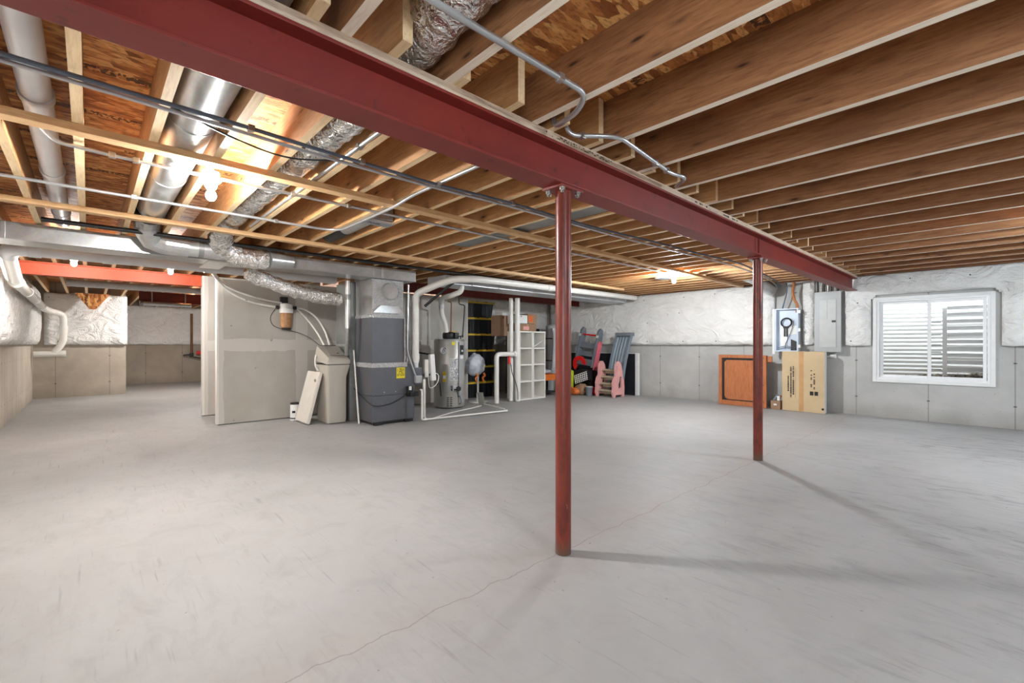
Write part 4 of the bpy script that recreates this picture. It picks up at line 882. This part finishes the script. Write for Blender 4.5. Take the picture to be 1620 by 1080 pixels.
o = thing('storage_box', 'white archive box with a round hand hole on the shelf top', 'box', (-7.25, 7.1, 1.67)); B('carton', 'white', o, -7.42, -7.10, 6.76, 7.06, 1.67, 1.85, bev=.004)
m = MB(); m.lathe((-7.099, 6.87, 1.82), [(.014, 0), (.014, .002)], 12, 'x'); m.build('hand_hole', 'dark', o)
B('lid_contents', 'dark', o, -7.40, -7.12, 6.79, 7.04, 1.851, 1.868)
o = thing('storage_box', 'orange brown carton with a red square stamp on the shelf top', 'box', (-7.25, 7.42, 1.67)); B('carton', 'card_dark', o, -7.40, -7.10, 7.075, 7.36, 1.67, 1.885, bev=.004)
pass
l_ = B('stamp', 'orange', o, -7.10, -7.0985, 7.10, 7.22, 1.70, 1.84); mk = MB(); marks(mk, basis((-7.0984, 7.115, 1.71), (0, 1, 0), (0, 0, 1), (1, 0, 0)), .09, .12, 4, 9, .7, 5, .0006); mk.build('printing', 'red', l_)['kind'] = 'stuff'
o = B('carton', 'white', None, -7.70, -7.50, 6.66, 6.82, 1.852, 1.92, bev=.006); o.name = 'small_box'; tag(o, 'small white box on top of the brown archive box', 'box')
t = thing('pedestal_fan', 'white pedestal fan covered with a grey plastic bag tied in orange', 'fan', (-7.45, 5.95, 0))
MB().lathe((-7.45, 5.95, 0), [(.20, .004), (.205, .012), (.19, .028), (.05, .04), (.04, .06), (.028, .10)], 32).build('base', 'pvc', t, True)
MB().tube([(-7.45, 5.95, .05), (-7.45, 5.95, .66)], .021, 14).build('pole', 'pvc', t, True)
m = MB(); m.tube([(-7.45, 5.95, .10), (-7.45, 5.95, .20)], .032, 14); m.build('pole_sleeve', 'pvc', t, True)
m = MB(); cc = Vector((-7.47, 5.90, .79))
bmesh.ops.create_icosphere(m.bm, subdivisions=4, radius=1)
for v in m.bm.verts:
    n = v.co.normalized(); d = 1+.12*noise.noise(n*2.2)+.05*noise.noise(n*6); z = n.z; 
    v.co = cc+Vector((n.x*.13*d, n.y*(.235 if z < .3 else .235-.08*(z-.3))*d, (z*.235)*d))
m.build('bag_cover', 'cloth', t, 'all')
for y in (5.84, 6.03): MB().tube(spline([(-7.36, y, .62), (-7.34, y+.02, .56), (-7.35, y-.03, .52), (-7.35, y, .44)], 5), .017, 8, wob=.5).build('orange_tie', 'orange', t, True)

# clutter right of the shelves, partly hidden by the first column
t = thing('low_shelf', 'low orange shelf unit right of the white shelves', 'shelf', (-7.6, 8.1, 0))
B('top_board', 'orange', t, -7.75, -7.28, 7.82, 8.40, .36, .50, bev=.006)
for y in (7.85, 8.37):
    for x in (-7.72, -7.32): B('leg', 'dark', t, x-.015, x+.015, y-.015, y+.015, .004, .36)
B('lower_shelf', 'dark', t, -7.70, -7.32, 7.86, 8.36, .06, .08)
m = MB(); bmesh.ops.create_icosphere(m.bm, subdivisions=3, radius=1)
for v in m.bm.verts: v.co = Vector((-7.5+v.co.x*.16, 8.02+v.co.y*.2, .56+v.co.z*.055))
tag(m.build('grey_bag', 'cloth', None, 'all'), 'small grey bag lying on the orange shelf unit', 'bag')
t = thing('rolled_mattress', 'rolled pale grey foam mattress strapped in black behind the first column', 'mattress', (-7.95, 8.85, .01))
MB().tube([(-7.98, 8.98, .012), (-7.98, 8.98, 1.68), (-7.98, 8.98, 1.72)], [.26, .26, .22], 26, wob=.05).build('roll', 'foam', t, True)
MB().tube(spline([(-7.72, 8.60, .60), (-7.72, 8.64, 1.0), (-7.72, 8.66, 1.4), (-7.74, 8.62, 1.63)], 6), [.05]*5+[.06]*8+[.05]*6, 14).build('loose_flap', 'foam', t, True)
for z in (1.35, .78): MB().tube([(-7.98, 8.98, z), (-7.98, 8.98, z+.025)], .268, 26).build('strap', 'black', t, True)
o = MB().box(-8.35, -8.32, 7.55, 8.72, .004, 1.62, bev=.004).build('dark_board', 'black_pl'); tag(o, 'tall dark board standing behind the white shelves', 'board')
t3 = MB().box(-8.36, -8.315, 7.54, 8.73, 1.621, 1.64).build('board_edge', 'white', o)

# ------------------------------------------------------------------ toys
o = thing('leaning_board', 'black board with a white edge leaning on the window wall behind the toys', 'board', (-6.9, 9.55, 0))
B('black_face', 'black_pl', o, -7.93, -5.90, 9.46, 9.47, .004, .99); B('foam_core', 'white', o, -7.93, -5.84, 9.471, 9.56, .004, 1.0, bev=.008)
B('torn_edge', 'foam', o, -5.90, -5.84, 9.455, 9.4705, .004, .99)
t = thing('toy_ladder', 'slate grey plastic climbing ladder of a play set leaning on the window wall', 'toy', (-7.05, 9.1, .3))
Mt = Matrix.Translation((-7.10, 9.08, .66)) @ Matrix.Rotation(-.16, 4, 'X') @ Matrix.Rotation(.12, 4, 'Y')
side = [(-.08, 0), (.08, 0), (.09, .3), (.10, .7), (.10, .86), (.06, .96), (-.02, .98), (-.09, .90), (-.09, .6), (-.09, .3)]
for x in (-.29, .24): MB().prism([(a, b) for a, b in side], .05, Mt @ basis((x, 0, 0), (0, 1, 0), (0, 0, 1), (1, 0, 0))).build('side_rail', 'toy_grey', t)
for z, hgt in ((.03, .16), (.26, .12), (.46, .14)): MB().box(-.25, .25, -.03, .03, z, z+hgt, Mt, bev=.008).build('step', 'toy_grey', t)
MB().box(-.25, .25, -.02, .02, .78, .82, Mt, bev=.008).build('top_rung', 'red', t)
for x in (-.30, .25): MB().box(x-.015, x+.055, -.10, -.085, .74, .80, Mt).build('white_clip', 'white', t)
MB().box(.30, .35, -.06, .06, -.05, .66, Mt, bev=.01).build('pink_edge', 'hotpink', t)
m = MB(); m.box(-7.36, -6.80, 8.98, 9.30, .004, .58, bev=.03); tag(m.build('toy_bin', 'dark'), 'dark bin the play ladder stands on behind the toys', 'bin')
def arc(cx, cy, r, a0, a1, n): return [(cx+r*math.cos(a0+(a1-a0)*k/n), cy+r*math.sin(a0+(a1-a0)*k/n)) for k in range(n+1)]
out_ = arc(0, 0, .19, -.5, PI+.5, 16)+arc(0, 0, .09, PI+.3, -.3, 12)
o = MB().prism(out_, .05, Matrix.Translation((-7.06, 8.84, .74)) @ Matrix.Rotation(-.35, 4, 'Y') @ basis((0, 0, 0), (1, 0, 0), (0, 0, 1), (0, -1, 0))).build('toy_horseshoe', 'red'); tag(o, 'bright red horseshoe shaped toy seat on the toy pile', 'toy')
t = thing('toy_basket', 'white plastic grid basket tilted on the toy pile', 'basket', (-6.99, 8.72, .35))
Mk = Matrix.Translation((-6.92, 8.70, .41)) @ Matrix.Rotation(-.32, 4, 'Y') @ Matrix.Rotation(-.2, 4, 'X')
m = MB()
for k in range(7): m.box(-.19+.062*k-.007, -.19+.062*k+.007, -.006, .006, -.10, .10, Mk)
for k in range(5): m.box(-.20, .20, -.007, .005, -.10+.05*k-.006, -.10+.05*k+.006, Mk)
m.build('grid', 'white', t); m = MB(); m.box(-.21, .21, .01, .18, -.11, .11, Mk, bev=.02); m.build('tub', 'dark', t)
t = thing('toy_vehicle', 'lime yellow toy with an orange wheel beside the first column', 'toy', (-7.16, 8.72, 0))
m = MB(); m.prism([(-.10, .05), (.12, .02), (.13, .56), (.02, .60), (-.10, .56)], .16, basis((-7.29, 8.72, 0), (1, 0, 0), (0, 0, 1), (0, -1, 0)) , [[(-.05, .36), (.05, .36), (.05, .52), (-.05, .52)], [(-.06, .16), (.02, .16), (.02, .26), (-.06, .26)]]); m.build('body', 'lime', t)
MB().lathe((-7.06, 8.50, .105), [(.04, -.035), (.09, -.03), (.095, 0), (.09, .03), (.04, .035)], 20, 'y').build('wheel', 'orange', t, True)
rnd = random.Random(2)
for k, (x, y, r, mt_, lb) in enumerate(((-6.86, 8.66, .14, 'card_dark', 'brown toy sack on the floor under the white basket'), (-6.61, 8.86, .10, 'red', 'dark red toy sack between the basket and the pink steps'), (-6.93, 8.50, .09, 'orange', 'orange toy lump in front of the brown sack'))):
    m = MB(); bmesh.ops.create_icosphere(m.bm, subdivisions=3, radius=1)
    for v in m.bm.verts: n = v.co.copy(); d = 1+.3*noise.noise(n*1.7+Vector((k*5, 0, 0))); v.co = Vector((x+n.x*r*1.2*d, y+n.y*r*d, max(.004, r*.95+n.z*r*d)))
    tag(m.build('toy_sack', mt_, None, 'all'), lb, 'toy')
t = thing('toy_bucket', 'slate grey bucket beside the pink toy steps', 'bucket', (-6.60, 8.62, 0)); MB().lathe((-6.60, 8.60, 0), [(.07, .004), (.085, .19), (.095, .20), (.095, .215)], 20).build('bucket', 'toy_grey', t, True)
MB().lathe((-6.60, 8.60, 0), [(.088, .216), (.088, .225)], 20).build('white_rim', 'white', t, True)
t = thing('toy_steps', 'pink and tan plastic toddler steps with cut out side panels', 'toy', (-6.18, 8.88, 0))
prof = [(0, .003), (.07, .003), (.08, .06), (.33, .06), (.35, .003), (.42, .003), (.435, .2), (.42, .36), (.37, .46), (.35, .60), (.31, .74), (.24, .82), (.16, .82), (.10, .74), (.08, .60), (.08, .50), (.02, .44), (-.02, .33), (-.01, .22), (-.03, .12)]
hole = [(.20, .20), (.33, .22), (.33, .46), (.25, .48), (.24, .38), (.19, .30)]; slot = [(.105, .50), (.125, .50), (.15, .72), (.13, .72)]
for x in (-6.46, -6.00):
    MB().prism(prof, .045, basis((x, 8.66, 0), (0, 1, 0), (0, 0, 1), (1, 0, 0)), [hole, slot]).build('side_panel', 'pink', t)
for k in range(4): B('tread', 'tan', t, -6.415, -6.00, 8.66+.03+.055*k, 8.66+.20+.05*k, .13+.155*k, .165+.155*k, bev=.006); B('riser', 'tan', t, -6.415, -6.00, 8.66+.17+.05*k, 8.66+.19+.05*k, .06+.155*k, .13+.155*k)
t = thing('toy_slide', 'blue grey ribbed toy slide chute standing upright behind the pink steps', 'toy', (-6.05, 9.2, .3))
cr = []; n_ = 20
def chute(u):     # u 0 bottom .. 1 top: leaning, curved toward the wall
    z = .02+1.44*u; y = 9.16+.20*u-.06*math.sin(PI*u); x = -6.26+.15*u**1.3; return Vector((x, y, z))
m = MB(); secs = []
pr = [(-.21, -.07), (-.19, -.07), (-.19, .0)]+[(-.16+.04*i, .0 if i % 2 else .022) for i in range(9)]+[(.19, .0), (.19, -.07), (.21, -.07), (.21, .025), (-.21, .045)]
for i in range(n_+1):
    c = chute(i/n_); secs.append([m.bm.verts.new((c.x+a, c.y+b, c.z)) for a, b in pr])
for i in range(n_):
    for k in range(len(pr)): m.bm.faces.new((secs[i][k], secs[i][(k+1) % len(pr)], secs[i+1][(k+1) % len(pr)], secs[i+1][k]))
m.bm.faces.new(secs[0][::-1]); m.bm.faces.new(secs[-1]); m.build('chute', 'slide_grey', t)
c = chute(1); m = MB(); m.box(c.x-.22, c.x+.22, c.y-.10, c.y+.06, c.z-.05, c.z+.03, bev=.015); m.build('top_lip', 'toy_grey', t)

# ------------------------------------------------------------------ window wall: panels, cartons, frame
t = thing('breaker_panel', 'tall grey metal breaker panel mounted on the window wall', 'electrical panel', (-2.10, 9.6, 1.08))
B('back_box', 'panel_grey', t, -2.27, -1.92, 9.57, 9.697, 1.10, 2.12); B('cover', 'panel_grey', t, -2.295, -1.895, 9.545, 9.57, 1.08, 2.145, bev=.004)
d_ = B('door', 'panel_light', t, -2.215, -1.965, 9.535, 9.546, 1.16, 2.00, bev=.003); B('latch', 'black', d_, -2.03, -1.97, 9.528, 9.536, 1.60, 1.635, bev=.003); B('door_seam', 'dark', d_, -2.10, -2.098, 9.5345, 9.536, 1.66, 2.0)
for x in (-2.26, -1.92):
    for z in (1.20, 1.60, 2.05): MB().lathe((x, 9.545, z), [(.006, -.004), (.006, 0)], 8, 'y').build('screw', 'bolt', t)
for k in range(7):
    x = -2.25+.05*k; o = line('cable', 'pale cable dropping into the top of the breaker panel, %s from its left edge' % ORD[k], 'cable', spline([(x+.05*math.sin(k), 9.58, 2.375), (x, 9.60, 2.25), (x, 9.60, 2.14)], 5), .009 if k % 3 else .014, 'pvc' if k % 2 else 'black', 0, group='cables above the breaker panel')
t = thing('media_box', 'open pale blue media enclosure with coiled black wires on the window wall', 'electrical panel', (-2.73, 9.6, 1.08))
B('back_plate', 'media', t, -2.90, -2.56, 9.60, 9.605, 1.10, 1.86)
for nm, b in (('left_flange', (-2.925, -2.90, 9.50, 9.61, 1.08, 1.88)), ('right_flange', (-2.56, -2.535, 9.50, 9.61, 1.08, 1.88)), ('top_flange', (-2.90, -2.56, 9.50, 9.61, 1.86, 1.88)), ('bottom_flange', (-2.90, -2.56, 9.50, 9.61, 1.08, 1.10))): B(nm, 'media', t, *b, bev=.002)
B('left_lip', 'white', t, -2.965, -2.925, 9.495, 9.51, 1.03, 1.88, bev=.003)
for z in (1.15, 1.45, 1.78): B('hinge', 'white', t, -2.535, -2.50, 9.495, 9.51, z, z+.06, bev=.003)
m = MB(); m.box(-2.86, -2.58, 9.585, 9.60, 1.40, 1.56, bev=.003); m.box(-2.85, -2.74, 9.58, 9.60, 1.18, 1.50, bev=.003); m.build('mounting_plate', 'white', t)
for rr_, ph in ((.082, 0), (.090, .4), (.075, .9)):
    MB().tube([(-2.745+rr_*1.05*math.cos(a*.3+ph), 9.565-.004*a/21-.01*ph, 1.62+rr_*math.sin(a*.3+ph)) for a in range(22)], .0055, 8).build('coiled_wire', 'black', t, True)
m = MB(); m.box(-2.79, -2.765, 9.56, 9.58, 1.36, 1.53, bev=.004); m.box(-2.75, -2.725, 9.56, 9.58, 1.36, 1.54, bev=.004); m.box(-2.80, -2.71, 9.555, 9.585, 1.515, 1.55, bev=.005); m.build('bundled_wire', 'black', t)
MB().tube(spline([(-2.62, 9.56, 1.66), (-2.66, 9.56, 1.48), (-2.72, 9.57, 1.32), (-2.76, 9.57, 1.22), (-2.77, 9.57, 1.13)], 6), .005, 8).build('loose_wire', 'black', t, True)
for dz in (0, .03): MB().tube(spline([(-2.88, 9.56, 1.12+dz), (-2.75, 9.55, 1.15+dz), (-2.6, 9.56, 1.12+dz)], 6), .006, 8).build('blue_wire', 'blue_cable', t, True)
MB().prism([(0, 0), (.11, 0), (.11, .16), (0, .21)], .01, basis((-2.675, 9.58, 1.10), (1, 0, 0), (0, 0, 1), (0, -1, 0))).build('dark_divider', 'dark', t)
line('cable', 'thick grey blue cable dropping into the media box from the ceiling', 'cable', spline([(-2.72, 9.46, 2.36), (-2.72, 9.52, 2.25), (-2.76, 9.53, 2.05), (-2.81, 9.56, 1.885)], 6), .012, 'blue_cable', 0)
line('flexible_conduit', 'orange brown flexible tube curving into the media box', 'conduit', spline([(-2.59, 9.45, 2.36), (-2.62, 9.50, 2.2), (-2.61, 9.53, 2.05), (-2.56, 9.55, 1.93), (-2.575, 9.57, 1.80)], 8), .022, 'orange_tube', 0)
t = thing('outlet', 'white outlet box on the concrete under the breaker panel', 'outlet', (-2.04, 9.69, 1.0)); B('box', 'emt', t, -2.09, -1.99, 9.66, 9.698, .965, 1.045, bev=.006); B('cover', 'white', t, -2.08, -2.01, 9.655, 9.661, .985, 1.03, bev=.003)
# big carton
t = thing('large_carton', 'large flat cardboard carton standing under the breaker panel', 'box', (-2.42, 9.45, 0))
B('carton', 'card', t, -2.76, -2.10, 9.37, 9.50, .004, 1.085, bev=.004); B('white_side', 'white', t, -2.0995, -2.098, 9.372, 9.498, .006, 1.083)
B('packing_tape', 'tape', t, -2.49, -2.415, 9.3685, 9.3705, .01, 1.083)
Mc = basis((-2.66, 9.3698, .26), (0, 0, 1), (-1, 0, 0), (0, -1, 0))
mk = MB(); marks(mk, Matrix.Translation((0, 0, 0)) @ basis((-2.555, 9.3698, .30), (0, 0, 1), (-1, 0, 0), (0, -1, 0)), .52, .045, 1, 21, .95, 24, .0012); marks(mk, basis((-2.595, 9.3698, .25), (0, 0, 1), (-1, 0, 0), (0, -1, 0)), .56, .045, 1, 22, .95, 28, .0012); marks(mk, basis((-2.64, 9.3698, .36), (0, 0, 1), (-1, 0, 0), (0, -1, 0)), .28, .04, 1, 23, .95, 12, .0012); mk.build('printed_lettering', 'ink', t)['kind'] = 'stuff'
m = MB(); m.box(-2.545, -2.543, 9.368, 9.37, .24, .80); m.build('printed_rule', 'ink', t)
mk = MB(); marks(mk, basis((-2.23, 9.3698, .42), (0, 0, 1), (-1, 0, 0), (0, -1, 0)), .34, .09, 2, 31, .7, 9, .0012); mk.build('printed_symbols', 'ink', t)['kind'] = 'stuff'
mk = MB(); 
for (x, z) in ((-2.32, .31), (-2.25, .31)): mk.box(x, x+.055, 9.3685, 9.3698, z, z+.07); 
o = mk.build('printed_symbols', 'ink', t); o['kind'] = 'stuff'
m = MB(); m.lathe((-2.125, 9.3697, .08), [(.02, -.001), (.02, .0)], 10, 'y'); m.build('printed_dot', 'ink', t)
# wooden frame and planks
t = thing('wooden_table_top', 'stained wooden frame with a clipped corner panel standing against the window wall', 'wooden frame', (-3.5, 9.45, 0))
ring(MB(), -3.93, -3.04, .004, 1.005, .062, 9.40, 9.455, .004, .09).build('outer_frame', 'frame_wood', t)
B('dark_backing', 'dark', t, -3.87, -3.10, 9.43, 9.45, .09, .945)
MB().prism([(-3.80, .14), (-3.76, .115), (-3.12, .115), (-3.12, .90), (-3.78, .90), (-3.82, .86), (-3.82, .18)], .012, basis((0, 9.43, 0), (1, 0, 0), (0, 0, 1), (0, -1, 0))).build('inner_panel', 'frame_wood', t)
t = thing('wooden_rail', 'dark stained post with a short cross piece beside the wooden frame', 'wooden post', (-3.08, 9.38, 0))
B('post', 'frame_wood', t, -3.115, -3.02, 9.34, 9.385, .004, 1.0, bev=.004); B('cross_piece', 'frame_wood', t, -3.115, -2.94, 9.39, 9.43, .88, .99, bev=.004)
for z in (.95, .44, .12): MB().lathe((-3.07, 9.34, z), [(.012, -.002), (.012, 0)], 10, 'y').build('metal_plate', 'copper', t)
t = thing('small_box', 'small brown box of odds and ends between the post and the carton', 'box', (-2.86, 9.42, 0))
B('carton', 'card_dark', t, -2.95, -2.79, 9.36, 9.50, .004, .165, bev=.004); m = MB(); m.box(-2.86, -2.81, 9.40, 9.44, .167, .25, bev=.01); m.build('white_item', 'white', t)
MB().tube([(-2.92, 9.42, .17), (-2.85, 9.43, .27)], .02, 10).build('grey_item', 'toy_grey', t, True); MB().tube([(-2.84, 9.46, .17), (-2.80, 9.44, .26)], .018, 10).build('brown_item', 'frame_wood', t, True)
B('label', 'paper', t, -2.90, -2.85, 9.3585, 9.3598, .08, .11)

# ------------------------------------------------------------------ far alcove details
line('water_pipe', 'brown copper water main rising up the wall of the far alcove', 'pipe', [(-17.86, 2.43, 2.2), (-17.86, 2.43, .95)], .035, 'copper', 0)
t = thing('water_meter', 'small water meter with a red tag on the far alcove wall', 'meter', (-17.85, 2.45, .8)); m = MB(); m.box(-17.9, -17.8, 2.38, 2.48, .80, .94, bev=.02); m.build('meter_body', 'dark', t)
MB().tube([(-17.82, 2.2, .86), (-17.82, 2.38, .88)], .02, 8).build('handle', 'dark', t); m = MB(); m.box(-17.86, -17.82, 2.55, 2.72, .88, 1.0, bev=.02); m.build('red_tag', 'red', t)
MB().tube(spline([(-17.82, 2.48, .80), (-17.82, 2.7, .76), (-17.85, 3.0, .80)], 5), .02, 8).build('black_hose', 'black', t, True)
t = thing('hanging_pipe', 'long pale tube hanging under the dark red alcove beam', 'pipe', (-12.7, 1.5, 2.08)); MB().tube([(-12.7, .86, 2.104), (-12.7, 1.72, 2.104)], .045, 16).build('tube', 'emt', t, True)
MB().tube([(-12.7, .80, 2.104), (-12.7, .86, 2.104)], .06, 16).build('end_fitting', 'galv_dull', t, True)
for y in (1.0, 1.6): B('hanger', 'galv_dull', t, -12.72, -12.68, y, y+.02, 2.12, 2.37); B('hanger_strap', 'galv_dull', t, -12.86, -12.68, y, y+.02, 2.371, 2.378)
o = MB().prism([(-.30, 0), (.30, 0), (.05, -.36), (-.05, -.36)], .02, Matrix.Identity(4)).build('board_scrap', 'osb'); o.location = (-14.2, .06, 2.374); o.rotation_euler = (PI/2, 0, PI/2); tag(o, 'brown triangular strand board scrap hanging below the far ceiling', 'board')
o = MB().tube([(-11.2, -.3, 2.30), (-11.2, 3.1, 2.30)], .062, 18).build('pipe', 'pvc_grey', None, True); tag(o, 'grey pipe running under the joists behind the orange beam', 'pipe')
